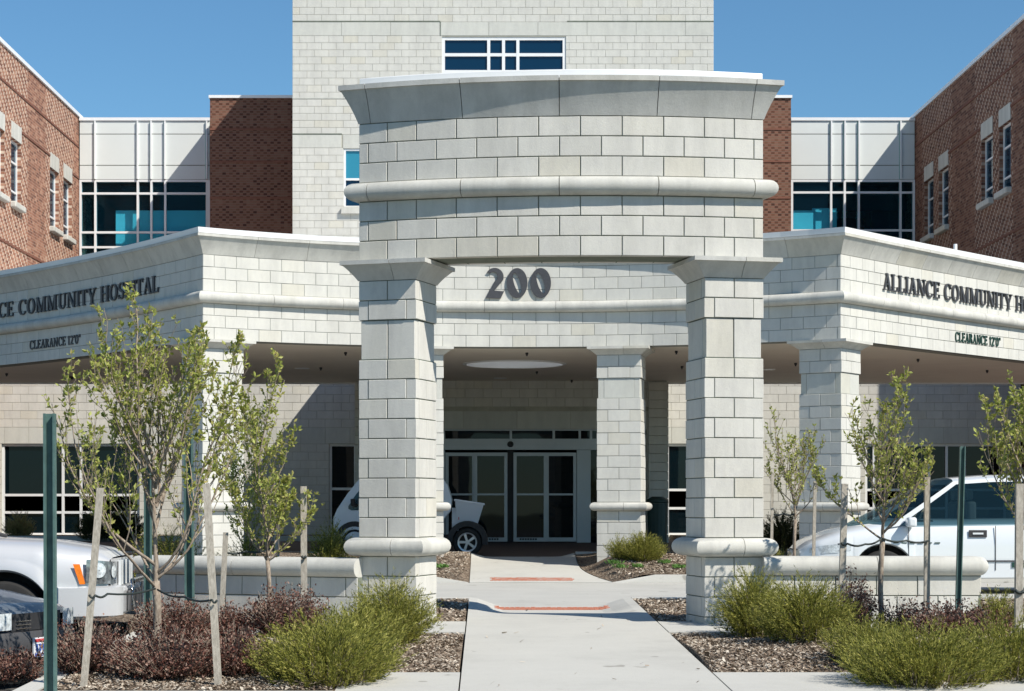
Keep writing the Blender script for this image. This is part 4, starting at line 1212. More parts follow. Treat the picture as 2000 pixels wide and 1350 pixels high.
# thin reveals
for x0_, x1_, yq in ((571, 860, 42), (1108, 1394, 42), (571, 1394, 192), (571, 668, 262)):
    MB().box(tx_(x0_), tx_(x1_), TY-0.012, TY+0.02, tz_(yq)-0.012, tz_(yq)+0.016).part('reveal_strip', 'panel' if yq == 192 else 'mortar', tower)
MB().box(tx_(860), tx_(861.2), TY-0.012, TY+0.02, tz_(70), tz_(43)).part('reveal_strip', 'mortar', tower)
MB().box(A0+.009, A0+0.45, TY+0.46, TY+9, -1, TTOP).part('side_wall', 'block_t', tower); MB().box(A1-0.45, A1-.009, TY+0.46, TY+9, -1, TTOP).part('side_wall', 'block_t', tower)
MB().box(A0-0.03, A1+0.03, TY-0.03, TY+9.03, TTOP+.001, TTOP+0.15).part('roof_cap', 'white', tower)
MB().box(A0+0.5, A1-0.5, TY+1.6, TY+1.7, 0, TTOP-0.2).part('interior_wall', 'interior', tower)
rect_frame(tower, *W1, TY+0.03, [tx_(954.5), tx_(983.5), tx_(1011.5)], [tz_(139.5), tz_(106.5)], 'glass_tower', fw=0.085)
rect_frame(tower, *W2, TY+0.03, [], [tz_(350)], lambda i, j: 'glass_teal' if j == 1 else 'glass_tower', fw=0.06)
rect_frame(tower, *W3, TY+0.03, [], [tz_(350)], lambda i, j: 'glass_teal' if j == 1 else 'glass_tower', fw=0.06)
for w in (W1, W2, W3): MB().box(w[0]-0.06, w[1]+0.06, TY-0.10, TY+0.02, w[2]-0.17, w[2]-0.004).part('window_sill', 'cast', tower)
flush_stuff()

# ------------------------------------------------------------------ brick piers beside the tower
def pier(label, x0, x1):
    Y0 = F/66.0
    T = thing('brick_pier', label, 'brick wall', ((x0+x1)/2, Y0, -0.8), 'brick piers beside the tower')
    top = (985-192)/66.0
    MB().box(x0, x1, Y0, Y0+6, -0.9, top).part('brickwork', 'brick_p_shaded', T)
    MB().box(x0-0.03, x1+0.03, Y0-0.05, Y0+6.03, top+.002, top+0.085).part('roof_cap', 'white', T)
    for yq in (251, 314, 385):
        z = (985-yq)/66.0; MB().box(x0, x1, Y0-0.02, Y0-.001, z-0.05, z).part('corbel_course', 'corbel', T)
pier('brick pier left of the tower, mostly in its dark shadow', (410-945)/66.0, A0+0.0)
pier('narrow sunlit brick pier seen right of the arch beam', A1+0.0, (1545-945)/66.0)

# ------------------------------------------------------------------ glazed links
LY = 60.0; lx_ = lambda x: (x-945)*LY/F; lz_ = lambda y: (985-y)*LY/F
def glazed_link(label, x0, x1, vert, fins, hor, inner_sheet):
    T = thing('glazed_link', label, 'building', ((x0+x1)/2, LY, -0.8), 'glazed links between wings and tower')
    bot = lz_(560); head = lz_(351)
    MB().box(x0, x1, LY-0.04, LY+6, lz_(236), lz_(230)).part('roof_cap', 'white', T)
    # metal panels, one by one, with open joints
    X = sorted([x0]+fins+[x1]); Z = [head, lz_(323), lz_(262), lz_(236)]
    for a, b in zip(X[:-1], X[1:]):
        for c, d in zip(Z[:-1], Z[1:]):
            MB().box(a+.012, b-.012, LY, LY+0.06, c+.012, d-.012).part('wall_panel', 'panelw', T)
    MB().box(x0, x1, LY+0.05, LY+0.3, head, lz_(236)-.002).part('backing', 'mortar', T)
    for f_ in fins:
        fo = MB().box(f_-0.022, f_+0.022, LY-0.07, LY-.002, head+.01, lz_(237)).part('fin', 'white', T); MB().box(f_-0.05, f_-0.024, LY-0.01, LY-.002, head+.01, lz_(237)).part('joint_seal', 'fin', T)
    fr = rect_frame(T, x0, x1, bot, head-.002, LY+0.0, vert, hor, 'glass_link', fw=0.065, name='curtain_wall', dep=0.14, glass_y=0.07)
    MB().box(x0, x1, LY+5.8, LY+6, bot, head+1.5).part('rear_wall', 'teal', T)
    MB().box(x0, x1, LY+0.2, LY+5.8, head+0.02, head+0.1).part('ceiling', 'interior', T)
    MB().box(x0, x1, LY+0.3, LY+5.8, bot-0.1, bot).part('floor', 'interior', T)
    for (a, b, c, d, yy, mt) in inner_sheet:
        MB().box(lx_(a), lx_(b), LY+yy, LY+yy+0.06, lz_(d), lz_(c)).part('inner_sheet', mt, T)  # added sheets; the teal ones stand in for brightness behind the glass
glazed_link('white panelled and glazed link between left brick wing and the pier', lx_(155), lx_(410),
            [lx_(186), lx_(269), lx_(295.5), lx_(322.6), lx_(404)], [lx_(186), lx_(269), lx_(295.5), lx_(322.6), lx_(404)], [lz_(483), lz_(454), lz_(378)][::1],
            [(222, 405, 408, 520, 0.35, 'teal'), (160, 222, 352, 520, 1.6, 'interior'), (222, 410, 352, 407, 1.2, 'interior')])
glazed_link('white panelled and glazed link between the right pier and right brick wing', lx_(1545), lx_(1787),
            [lx_(1623.5), lx_(1650), lx_(1677.5), lx_(1759)], [lx_(1623.5), lx_(1650), lx_(1677.5), lx_(1759)], [lz_(480), lz_(450), lz_(376)],
            [(1545, 1592, 408, 520, 0.35, 'teal'), (1592, 1640, 402, 520, 0.5, 'teal'), (1640, 1720, 402, 520, 2.6, 'interior'), (1545, 1787, 352, 401, 1.2, 'interior'), (1720, 1787, 352, 520, 1.4, 'interior')])

# ------------------------------------------------------------------ brick wings
def wing(label, X, sgn, wins, ymin, mat, reflect_wins=()):
    """sgn=+1: wall faces +x (left wing); -1 faces -x (right wing)"""
    T = thing('brick_wing', label, 'building', (X-sgn*5, 52, -0.8))
    top = 11.93; y0, y1 = ymin, 66.0
    ho = [(a, b, 8.02, 9.72) for a, b in wins]
    ys = sorted({y0, y1}|{v for h in ho for v in h[:2]}); zs = [-1.0, 8.02, 9.72, top]
    def bx(m_, xa, xb, *r): m_.box(min(xa, xb), max(xa, xb), *r); return m_
    m_ = MB()
    for a, b in zip(ys[:-1], ys[1:]):
        for c, d in zip(zs[:-1], zs[1:]):
            if any(h[0] < (a+b)/2 < h[1] and h[2] < (c+d)/2 < h[3] for h in ho): continue
            bx(m_, X, X-sgn*0.35, a, b, c, d)
    bx(m_, X-sgn*0.36, X-sgn*10, y0, y0+0.3, -1, top)
    m_.part('brickwork', mat, T)
    bx(MB(), X+sgn*0.05, X-sgn*10, y0-0.05, y1, top+.002, top+0.11).part('roof_cap', 'white', T)
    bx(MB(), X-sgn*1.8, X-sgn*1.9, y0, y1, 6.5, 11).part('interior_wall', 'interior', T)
    for z in (11.05, 10.08, 6.88):
        ev = [y0, y1]
        if z == 10.08:
            seg = [y0]+[v for a, b in wins for v in (a-0.02, b+0.02)]+[y1]
        else: seg = [y0, y1]
        for a, b in zip(seg[::2], seg[1::2]):
            if b-a > 0.8: bx(MB(), X+sgn*0.022, X+sgn*.001, a, b, z-0.06, z).part('corbel_course', 'corbel', T)
    for i, (a, b) in enumerate(wins):
        bx(MB(), X+sgn*0.02, X-sgn*0.2, a-0.0, b+0.0, 9.722, 10.15).part('lintel', 'cast', T)
        s_ = bx(MB(), X+sgn*0.14, X-sgn*0.1, a-0.05, b+0.05, 7.86, 8.018).part('window_sill', 'cast', T); bevel(s_, 0.03, 3)
        m_ = MB(); xf, xb = X-sgn*0.10, X-sgn*0.17; fw = 0.045
        bx(m_, xf, xb, a, a+fw, 8.02, 9.72); bx(m_, xf, xb, b-fw, b, 8.02, 9.72)
        for z0_, z1_ in ((8.02, 8.08), (9.66, 9.72), (8.34, 8.39), (9.12, 9.17)): bx(m_, xf-sgn*.002, xb, a+fw, b-fw, z0_, z1_)
        w_ = m_.part('window', 'frame', T)
        for z0_, z1_ in ((8.05, 8.36), (8.37, 9.14), (9.15, 9.69)):
            bx(MB(), X-sgn*0.135, X-sgn*0.145, a+.03, b-.03, z0_, z1_).part('pane', 'glass_win', T, sub=w_)
        zb = 8.9 if i not in reflect_wins else 8.3
        if sgn > 0: bx(MB(), X-sgn*0.26, X-sgn*0.27, a+.02, b-.02, 9.0, 9.72).part('blind_and_reflection', 'blind_and_reflection', T, sub=w_)
        elif i in reflect_wins: bx(MB(), X-sgn*0.26, X-sgn*0.27, a+.02, b-.02, 8.35, 9.72).part('blind_and_reflection', 'blind_and_reflection', T, sub=w_)  # added pale sheet stands in for a white building mirrored in the panes
wing('sunlit brick wing at the far left edge with pale diagonal headers', -12.5, 1, [(49.55, 50.72), (51.44, 52.54), (56.05, 57.2), (57.85, 59.0)], 45.0, 'brick_lit')
wing('shaded brick wing at the far right edge with pale window lintels', 13.3, -1, [(49.1, 50.2), (50.84, 52.0), (55.7, 56.85), (57.56, 58.7)], 45.0, 'brick_shaded', reflect_wins=(0, 1))

# ------------------------------------------------------------------ vehicles
def lerp_fn(tab):
    xs = [a for a, _ in tab]; ys = [b for _, b in tab]
    def f(x):
        return float(np.interp(x, xs, ys))
    return f
def smooth_fn(tab, w=0.06):
    f = lerp_fn(tab)
    return lambda x: sum(f(x+d*w) for d in (-1, -.6, -.3, 0, .3, .6, 1))/7
class Car:
    def __init__(s, name, label, cat, X, Y, Z, facing, yaw=0.0, sx=1.0):
        """local x runs from the nose backwards, y to the viewer side is negative; facing +1: nose to the right"""
        s.T = thing(name, label, cat, (X, Y, Z)); s.X, s.Y, s.Z, s.f, s.yaw, s.sx = X, Y, Z, facing, yaw, sx
    def w(s, p):
        x, y, z = p; x = -s.f*x*s.sx
        c, q = math.cos(s.yaw), math.sin(s.yaw)
        return (s.X+x*c-y*q, s.Y+x*q+y*c, s.Z+z)
    def grid(s, rows, name, mat, sub=None, both=True, close=False, sm=True, thick=0.0):
        joined = any(abs(y) < 1e-6 for r in rows for x, y, z in r)
        mb = MB()
        for sg in ((1, -1) if both else (1,)):
            mb.grid([[s.w((x, y*sg, z)) for x, y, z in r] for r in rows], close)
            if both and not joined:
                o = mb.part(name, mat, s.T, sub=sub, smooth=sm); mb = MB()
                if sm: auto_smooth(o, 42)
        if mb.v:
            o = mb.part(name, mat, s.T, sub=sub, smooth=sm)
            if sm: auto_smooth(o, 42)
        return o
    def box(s, x0, x1, y0, y1, z0, z1, name, mat, sub=None, bv=0.0):
        mb = MB(); vs = [s.w(p) for p in ((x0, y0, z0), (x1, y0, z0), (x1, y1, z0), (x0, y1, z0), (x0, y0, z1), (x1, y0, z1), (x1, y1, z1), (x0, y1, z1))]
        mb.add(vs, BOXF); o = mb.part(name, mat, s.T, sub=sub)
        if bv: bevel(o, bv, 3); auto_smooth(o, 60)
        return o
    def wheel(s, x, y, r, wd, rimr, spokes, side):
        """side=-1 faces the viewer"""
        W = link('wheel', None, s.T.o) if False else None
        tyre = MB(); prof = [(r*0.66, 0.0), (r*0.80, -0.012), (r*0.93, 0.0), (r*0.985, 0.03), (r, 0.06), (r, wd-0.06), (r*.985, wd-.03), (r*.93, wd), (r*.66, wd)]
        n = 40; rows = []
        for i in range(n):
            a = 2*math.pi*i/n; rows.append([s.w((x+q*math.cos(a), y+side*(wd/2-d), r+q*math.sin(a))) for q, d in prof])
        rows.append(rows[0]); tyre.grid(rows); t = auto_smooth(tyre.part('wheel', 'rubber', s.T), 40)
        rim = MB(); rows = []
        for i in range(n+1):
            a = 2*math.pi*i/n; rows.append([s.w((x+q*math.cos(a), y+side*(wd/2-d), r+q*math.sin(a))) for q, d in ((rimr*1.05, 0.0), (rimr*0.90, 0.005), (rimr*0.88, 0.05), (rimr*.86, 0.14))])
        rim.grid(rows)
        for k in range(spokes):
            a = 2*math.pi*k/spokes+0.3+math.pi/2; b = R(180/spokes)*0.62
            pts = []
            for q, da in ((rimr*0.16, -b*2.0), (rimr*0.9, -b*0.42), (rimr*0.9, b*0.42), (rimr*0.16, b*2.0)):
                pts.append((q*math.cos(a+da), q*math.sin(a+da)))
            vs = [s.w((x+u, y+side*(wd/2-d), r+v)) for d in (0.012, 0.05) for u, v in pts]; rim.add(vs, BOXF)
        rim.tube([s.w((x, y+side*(wd/2-0.05), r)), s.w((x, y+side*(wd/2-0.004), r))], rimr*0.24, 16)
        rim.part('rim', 'alloy', s.T, sub=t)
        disk = MB(); rows = [[s.w((x+q*math.cos(2*math.pi*i/n), y+side*(wd/2-0.12), r+q*math.sin(2*math.pi*i/n))) for q in (0.01, rimr*0.95)] for i in range(n+1)]
        disk.grid(rows).part('brake_disc', 'plastic', s.T, sub=t)

def car_lower(c, L, w, zl, zs, zt, arches, mat, flare=0.0, dx=0.04, wl=None, name='body'):
    """w, zl, zs, zt: functions of x; arches: (xc, r, zc)"""
    def low(x):
        z = zl(x)
        for xc, r, zc in arches:
            if abs(x-xc) < r: z = max(z, zc+math.sqrt(r*r-(x-xc)**2))
        return z
    xs = sorted(set([round(i*dx, 4) for i in range(int(L/dx)+1)]+[L]+[round(xc+r*math.cos(R(t)), 4) for xc, r, zc in arches for t in range(0, 181, 6)]))
    rows = []
    for x in xs:
        W, z0, z1, z2 = w(x), low(x), zs(x), zt(x); h = z1-z0
        fl = 0
        for xc, r, zc in arches:
            d = abs(x-xc)
            if d < r+0.12: fl = max(fl, flare*(1 if d < r else 1-(d-r)/0.12))
        rows.append([(x, -(W-0.03+fl), z0), (x, -(W+fl), z0+0.02), (x, -(W+fl*.9), z0+min(0.07, h*.3)), (x, -(W+fl*0.2), z0+min(0.16, h*.5)), (x, -(W-0.0), z0+h*0.6), (x, -(W-0.015), z1-0.05 if h > .2 else z0+h*.8), (x, -(W-0.05), z1),
                     (x, -(W-0.12), z1+(z2-z1)*0.45), (x, -(W*0.62), z1+(z2-z1)*0.86), (x, -W*0.3, z1+(z2-z1)*0.97), (x, 0, z2)])
    return c.grid(rows, name, mat)

# --- white minivan on the drive (nose to the left)
van = Car('minivan', 'white minivan parked on the driveway behind the right low wall', 'minivan', px(1572, 0, 27.0)[0], 28.0, ROAD-0.01, -1, sx=1.05)
vw = smooth_fn([(0, 0.50), (0.05, 0.66), (0.2, 0.84), (0.5, 0.93), (4.4, 0.95), (4.75, 0.90), (4.8, 0.88)], 0.05)
vzs = smooth_fn([(0, 0.60), (0.08, 0.70), (0.5, 0.84), (1.05, 0.94), (1.3, 0.985), (4.8, 1.03)])
vzt = smooth_fn([(0, 0.62), (0.08, 0.74), (0.5, 0.92), (1.05, 1.05), (1.3, 1.08), (4.8, 1.10)])
vzl = smooth_fn([(0, 0.26), (0.3, 0.22), (4.8, 0.26)])
body = car_lower(van, 4.8, vw, vzl, vzs, vzt, [(1.06, 0.40, 0.32), (4.0, 0.38, 0.32)], 'vanwhite', 0.012)
rows = [[(0.0, -y, z) for y, z in ((vw(0), 0.28), (vw(0), 0.55), (vw(0)-.1, 0.62))], [(0.0, 0, 0.28), (0.0, 0, 0.55), (0.0, 0, 0.62)]]
van.grid([[(0-0.03*(1-abs(t)), t*vw(0), z) for z in (0.27, 0.40, 0.52, 0.60, 0.63)] for t in (-1, -.66, -.33, 0, .33, .66, 1)], 'front_bumper', 'vanwhite', both=False)
van.box(4.80, 4.82, -0.86, 0.86, 0.3, 1.6, 'tailgate', 'vanwhite')
def ghouse(c, stn, zb_f, side_glass, roofmat, wb, wt, zt, mat_glass='glass_car', nose=(0.3, 0.45)):
    """stn: list of (xb, xt); quads between stations become windows or pillars"""
    def ring(xb, xt):
        pts = []
        for v, yy in ((0, wb), (0.33, wb-(wb-wt)*0.30), (0.66, wb-(wb-wt)*0.62), (0.93, wt)):
            pts.append((xb+(xt-xb)*v, -yy, zb_f(xb)+(zt(xt)-0.09-zb_f(xb))*v/0.93))
        z1 = zt(xt)
        pts += [(xt, -(wt-0.02), z1-0.04), (xt, -(wt-0.10), z1-0.008), (xt, -(wt*0.5), z1+0.012), (xt, 0, z1+0.018)]
        return pts
    rings = [ring(*s_) for s_ in stn]
    c.grid([r[3:] for r in rings], 'roof', roofmat)
    for i in range(len(rings)-1):
        is_g = side_glass[i]
        a, b = rings[i][:4], rings[i+1][:4]
        if is_g: c.grid([a, b], 'side_window', mat_glass)
        else: c.grid([a, b], 'roof_pillar', is_g if isinstance(is_g, str) else roofmat)
    # windscreen
    xb, xt = stn[0]; rows = []
    for t in (-1, -.75, -.5, -.25, 0, .25, .5, .75, 1):
        r = []
        for v in (0, .33, .66, 1.0):
            y0_ = wb+(wt-0.03-wb)*v; x = xb+(xt-xb)*v-nose[0]*(1-t*t)*(1-v*0.45); z = zb_f(xb)+(zt(xt)-0.02-zb_f(xb))*v+(0.012*(1-t*t) if v == 1 else 0)
            if v == 0: z = zb_f(xb)+0.02
            r.append((x, t*y0_, z))
        rows.append(r)
    c.grid(rows, 'windscreen', mat_glass, both=False)
    return rings
vroof = lambda x: 1.70-0.062*max(0, (3.0-x))**1.6
vb = lambda x: vzs(x)-0.0
ghouse(van, [(1.10, 2.02), (1.26, 2.12), (2.36, 2.41), (2.41, 2.46), (2.50, 2.55), (3.45, 3.4), (3.53, 3.48), (4.5, 4.35), (4.62, 4.45)], vb,
       [False, True, 'vanwhite', 'plastic', True, 'plastic', True, False], 'vanwhite', 0.915, 0.74, vroof, nose=(0.42, 0))
van.box(0.9, 4.6, -0.55, 0.55, 0.25, 0.82, 'chassis', 'plastic')
for yy in (-0.35, 0.35): van.box(-0.045, -0.02, yy-0.3, yy+0.3, 0.47, 0.49, 'grille_bar', 'chrome')
van.box(1.9, 4.4, -0.6, 0.6, 0.5, 0.95, 'cabin_floor', 'seat')
for x in (2.25, 3.2):
    for y in (-0.38, 0.38):
        o = van.box(x, x+0.12, y-0.22, y+0.22, 0.95, 1.32, 'seat_back', 'seat', bv=0.04)
        van.box(x+0.01, x+0.1, y-0.12, y+0.12, 1.34, 1.48, 'head_rest', 'seat', bv=0.03)
sw = MB(); sw.tube([van.w((1.62+0.16*math.sin(a)*.5, -0.36+0.19*math.cos(a), 1.10+0.17*math.sin(a))) for a in [2*math.pi*i/20 for i in range(21)]], 0.016, 6); sw.part('steering_wheel', 'skin', van.T)
van.box(1.3, 1.75, -0.8, 0.8, 0.96, 1.06, 'dashboard', 'plastic', bv=0.03)
for sg in (-1, 1):
    van.grid([[(x, sg*(vw(x)+0.004), z) for z in (za, zb)] for x, za, zb in ((0.10, 0.60, 0.66), (0.25, 0.59, 0.70), (0.45, 0.60, 0.725), (0.62, 0.635, 0.72))], 'headlight', 'lens', both=False)
    o = van.box(1.34, 1.46, sg*0.93-0.02 if sg > 0 else -1.13, 1.13 if sg > 0 else -0.91, 0.96, 1.10, 'wing_mirror', 'vanwhite', bv=0.035)
    for x in (2.18,): 
        h_ = van.box(x, x+0.24, sg*0.944-(0.006), sg*0.944+(0.006), 0.82, 0.92, 'door_handle', 'plastic', bv=0.004)
        van.box(x+0.05, x+0.19, sg*0.955-(0.006), sg*0.955+0.006, 0.86, 0.885, 'handle_bar', 'vanwhite', sub=h_)
    van.box(0.45, 0.66, sg*(0.915)-.006, sg*(0.915)+.006, 0.715, 0.735, 'side_trim', 'plastic')
    for k in range(6): van.box(1.18+k*0.11, 1.25+k*0.11, sg*0.942-.006, sg*0.942+.006, 0.735, 0.75, 'side_trim', 'dgreen')
    for xx in (1.38, 2.53, 3.5): van.box(xx, xx+0.008, sg*0.946-.004, sg*0.946+.004, 0.36, 0.98, 'door_seam', 'plastic')
    van.box(2.75, 4.3, sg*0.95-.008, sg*0.95+.008, 0.40, 0.47, 'rocker_trim', 'dgreen')
    van.box(1.6, 4.3, sg*0.948-.008, sg*0.948+.008, 0.48, 0.50, 'rocker_line', 'greyplastic')
for yy in (-1, 1):
    for zq in (0.50, 0.565, 0.61):
        van.box(-0.022+0.02*abs(yy), 0.03, min(0.05*yy, 0.36*yy), max(0.05*yy, 0.36*yy), zq-0.016, zq+0.016, 'grille_slot', 'plastic')
for x, side in ((1.06, -1), (4.0, -1), (1.06, 1), (4.0, 1)): van.wheel(x, side*0.83, 0.32, 0.2, 0.19, 7, side)
for xc in (1.06, 4.0):
    van.grid([[(xc+0.405*math.cos(R(t)), y, 0.32+0.405*math.sin(R(t))) for y in (-0.94, -0.3)] for t in range(0, 181, 12)], 'wheel_housing', 'plastic')

# --- silver off-roader at the left (nose to the right)
suv = Car('off_road_car', 'silver off-road car with amber indicator parked at the left edge, behind the dark bumper', 'car', px(188, 0, 17.6)[0], 18.75, -1.47, 1, yaw=R(2))
sw_ = smooth_fn([(0, 0.70), (0.06, 0.76), (0.2, 0.86), (0.6, 0.92), (4.6, 0.92)], 0.05)
szs = smooth_fn([(0, 0.93), (0.1, 0.985), (0.6, 1.05), (1.4, 1.09), (4.6, 1.12)])
szt = smooth_fn([(0, 0.96), (0.1, 1.05), (0.6, 1.13), (1.4, 1.17), (4.6, 1.18)])
szl = smooth_fn([(0, 0.42), (0.4, 0.40), (4.6, 0.42)])
car_lower(suv, 4.6, sw_, szl, szs, szt, [(0.92, 0.45, 0.40), (3.7, 0.45, 0.40)], 'silver', 0.035)
suv.grid([[(-0.02-0.03*(1-t*t), t*0.70, z) for z in (0.42, 0.66, 0.70, 0.93, 0.965)] for t in (-1, -.6, -.2, .2, .6, 1)], 'front_panel', 'silver', both=False)
for k in range(7):
    y = -0.36+k*0.12
    s_ = suv.box(-0.062, -0.03, y-0.045, y+0.040, 0.72, 0.93, 'grille_slot', 'plastic', bv=0.008)
    suv.box(-0.076, -0.05, y-0.070, y-0.045, 0.71, 0.945, 'grille_bar', 'vanwhite', sub=s_)
# wraparound headlights and indicators
for sg in (-1, 1):
    rows = []
    for x, yy in ((-0.035, 0.50), (-0.03, 0.60), (-0.005, 0.70), (0.05, 0.775), (0.13, 0.835), (0.19, 0.865)):
        t = (x+0.035)/0.225
        rows.append([(x-0.012, sg*(yy+0.012), 0.73+0.02*t), (x-0.016, sg*(yy+0.016), 0.84), (x-0.012, sg*(yy+0.012), 0.965-0.03*(1-t))])
    hl_ = suv.grid(rows, 'headlight', 'lamp', both=False)
    for t0, hh_, rr_ in ((0.62, 0.86, 0.070), (0.28, 0.845, 0.058)):
        k_i = 4 if t0 > .5 else 2
        a_, b_ = rows[k_i][1], rows[k_i-1][1]
        nx_, ny_ = (b_[1]-a_[1]), -(b_[0]-a_[0]); nl_ = math.hypot(nx_, ny_); tx2, ty2 = (b_[0]-a_[0])/nl_, (b_[1]-a_[1])/nl_
        cx_, cy_ = (a_[0]+b_[0])/2, (a_[1]+b_[1])/2
        ox_, oy_ = -abs(ty2)*0.012, sg*abs(tx2)*0.012
        m_ = MB(); rws = []
        for q in (0.004, rr_*0.55, rr_*0.8, rr_):
            rws.append([suv.w((cx_+ox_*(1.6-q/rr_*.6)+tx2*q*math.cos(2*math.pi*j/20), cy_+oy_*(1.6-q/rr_*.6)+ty2*q*math.cos(2*math.pi*j/20), hh_+q*math.sin(2*math.pi*j/20))) for j in range(20)])
        m_.grid(rws, close=True); m_.part('reflector', 'lens', suv.T, sub=hl_, smooth=True)
    for xc_, yc_, r_ in ((0.115, 0.838, 0.075), (0.02, 0.752, 0.06)):
        pass
    suv.grid([[(x, sg*(sw_(x)+0.020), z) for x, z in ((xa, 0.735), (xb, 0.92))] for xa, xb in ((0.185, 0.235), (0.235, 0.295))], 'indicator', 'amber', both=False)
b_ = suv.box(-0.12, 0.05, -0.62, 0.62, 0.44, 0.70, 'front_bumper', 'silver', bv=0.04)
suv.grid([[(x, -(yy), z) for z in (0.44, 0.56, 0.685, 0.70)] for x, yy in ((-0.12, 0.60), (-0.08, 0.74), (0.02, 0.84), (0.2, 0.895), (0.42, 0.935))], 'bumper_side', 'silver')
suv.grid([[(x, -(yy), 0.70), (x+0.03, -(yy-0.06), 0.715)] for x, yy in ((-0.12, 0.60), (-0.08, 0.74), (0.02, 0.84), (0.2, 0.895), (0.42, 0.935))], 'bumper_lip', 'silver')
suv.box(-0.16, -0.12, -0.4, 0.4, 0.46, 0.66, 'bumper_grille', 'greyplastic', bv=0.02)
MB().tube([suv.w((-0.17, -0.33, 0.50)), suv.w((-0.17, -0.33, 0.745)), suv.w((-0.17, 0.33, 0.745)), suv.w((-0.17, 0.33, 0.50))], 0.028, 8).part('bumper_bar', 'chrome', suv.T, smooth=True)
sroof = lambda x: 1.70
ghouse(suv, [(1.45, 2.05), (1.55, 2.13), (2.5, 2.5), (2.6, 2.6), (3.5, 3.4), (3.6, 3.5), (4.3, 4.2), (4.5, 4.4)], szs, [False, True, 'plastic', True, 'plastic', True, False], 'silver', 0.86, 0.68, sroof, nose=(0.15, 0))
for x, side in ((0.92, -1), (3.7, -1), (0.92, 1), (3.7, 1)): suv.wheel(x, side*0.80, 0.385, 0.24, 0.22, 5, side)
for xc in (0.92, 3.7):
    suv.grid([[(xc+0.455*math.cos(R(t)), y, 0.40+0.455*math.sin(R(t))) for y in (-0.93, -0.5)] for t in range(-20, 201, 12)], 'wheel_housing', 'plastic')
suv.box(0.5, 4.2, -0.5, 0.5, 0.3, 0.95, 'chassis', 'plastic')
MB().tube([suv.w((1.02, -0.3, 1.17)), suv.w((1.12, -0.34, 1.195)), suv.w((1.3, -0.36, 1.19))], [0.018, 0.022, 0.015], 6).part('wiper', 'plastic', suv.T)

# --- dark bumper of the nearest car at the lower left
dk = Car('parked_car', 'grey car with dark bumper and number plate in the lower left corner', 'car', px(5, 0, 15.0)[0], 15.9, -1.53, 1, yaw=R(-20))
dw = smooth_fn([(0, 0.58), (0.08, 0.72), (0.3, 0.84), (4.2, 0.86)], 0.05)
dzs = smooth_fn([(0, 0.60), (0.1, 0.66), (0.7, 0.76), (1.2, 0.82), (4.2, 0.86)]); dzt = smooth_fn([(0, 0.62), (0.1, 0.70), (0.7, 0.82), (1.2, 0.90), (4.2, 0.92)])
dzl = smooth_fn([(0, 0.24), (4.2, 0.22)])
car_lower(dk, 4.2, dw, dzl, dzs, dzt, [(0.85, 0.36, 0.30), (3.4, 0.36, 0.30)], 'greycar', 0.01)
dk.grid([[(x, y, z) for x, z in ((-0.02-o, 0.22), (-0.07-o, 0.30), (-0.08-o, 0.44), (-0.05-o, 0.50), (0.02, 0.52))] for y, o in ((-0.80, -0.32), (-0.74, -0.14), (-0.60, -0.02), (-0.3, 0.03), (0, 0.05), (0.3, 0.03), (0.6, -0.02), (0.74, -0.14), (0.80, -0.32))], 'front_bumper', 'greyplastic', both=False)
dk.grid([[(x-0.02, sg_y, z) for z in (0.51, 0.58, 0.65)] for x, sg_y in ((-0.04, -0.36), (-0.065, 0), (-0.04, 0.36))], 'grille', 'plastic', both=False)
for k in range(3): dk.box(-0.078, -0.055, -0.30, 0.30, 0.525+k*0.03, 0.532+k*0.03, 'grille_bar', 'chrome')
for sg in (-1, 1):
    dk.grid([[(x-0.045, sg*(yy+0.035), z) for z in (0.525, 0.58, 0.66)] for x, yy in ((-0.03, 0.34), (-0.02, 0.46), (0.0, 0.55), (0.05, 0.62))], 'headlight', 'lens', both=False)
pl = dk.box(-0.145, -0.130, -0.16, 0.16, 0.29, 0.45, 'number_plate', 'plate')
dk.box(-0.149, -0.146, -0.15, 0.15, 0.415, 0.44, 'plate_band', 'platered', sub=pl); dk.box(-0.149, -0.146, -0.15, 0.15, 0.30, 0.325, 'plate_band', 'plateblue', sub=pl)
for k in range(6): dk.box(-0.149, -0.146, -0.13+k*0.045, -0.13+k*0.045+0.022, 0.34, 0.40, 'plate_character', 'plateblue', sub=pl)
droof = lambda x: 1.38
ghouse(dk, [(1.25, 1.95), (1.33, 2.05), (2.3, 2.3), (2.4, 2.4), (3.2, 3.0), (3.6, 3.2)], dzs, [False, True, 'plastic', True, False], 'greycar', 0.80, 0.60, droof, nose=(0.15, 0))
for x, side in ((0.85, -1), (3.4, -1), (0.85, 1), (3.4, 1)): dk.wheel(x, side*0.75, 0.30, 0.19, 0.18, 7, side)
dk.box(0.3, 3.9, -0.5, 0.5, 0.2, 0.7, 'chassis', 'plastic')

# --- small white electric cart with cargo tray under the canopy (nose to the left)
CYt = 37.6
cart = Car('electric_cart', 'small white electric cart with rear tray, parked under the canopy behind the arch', 'cart', px(650, 0, CYt)[0], CYt+0.65, -1.02, -1)
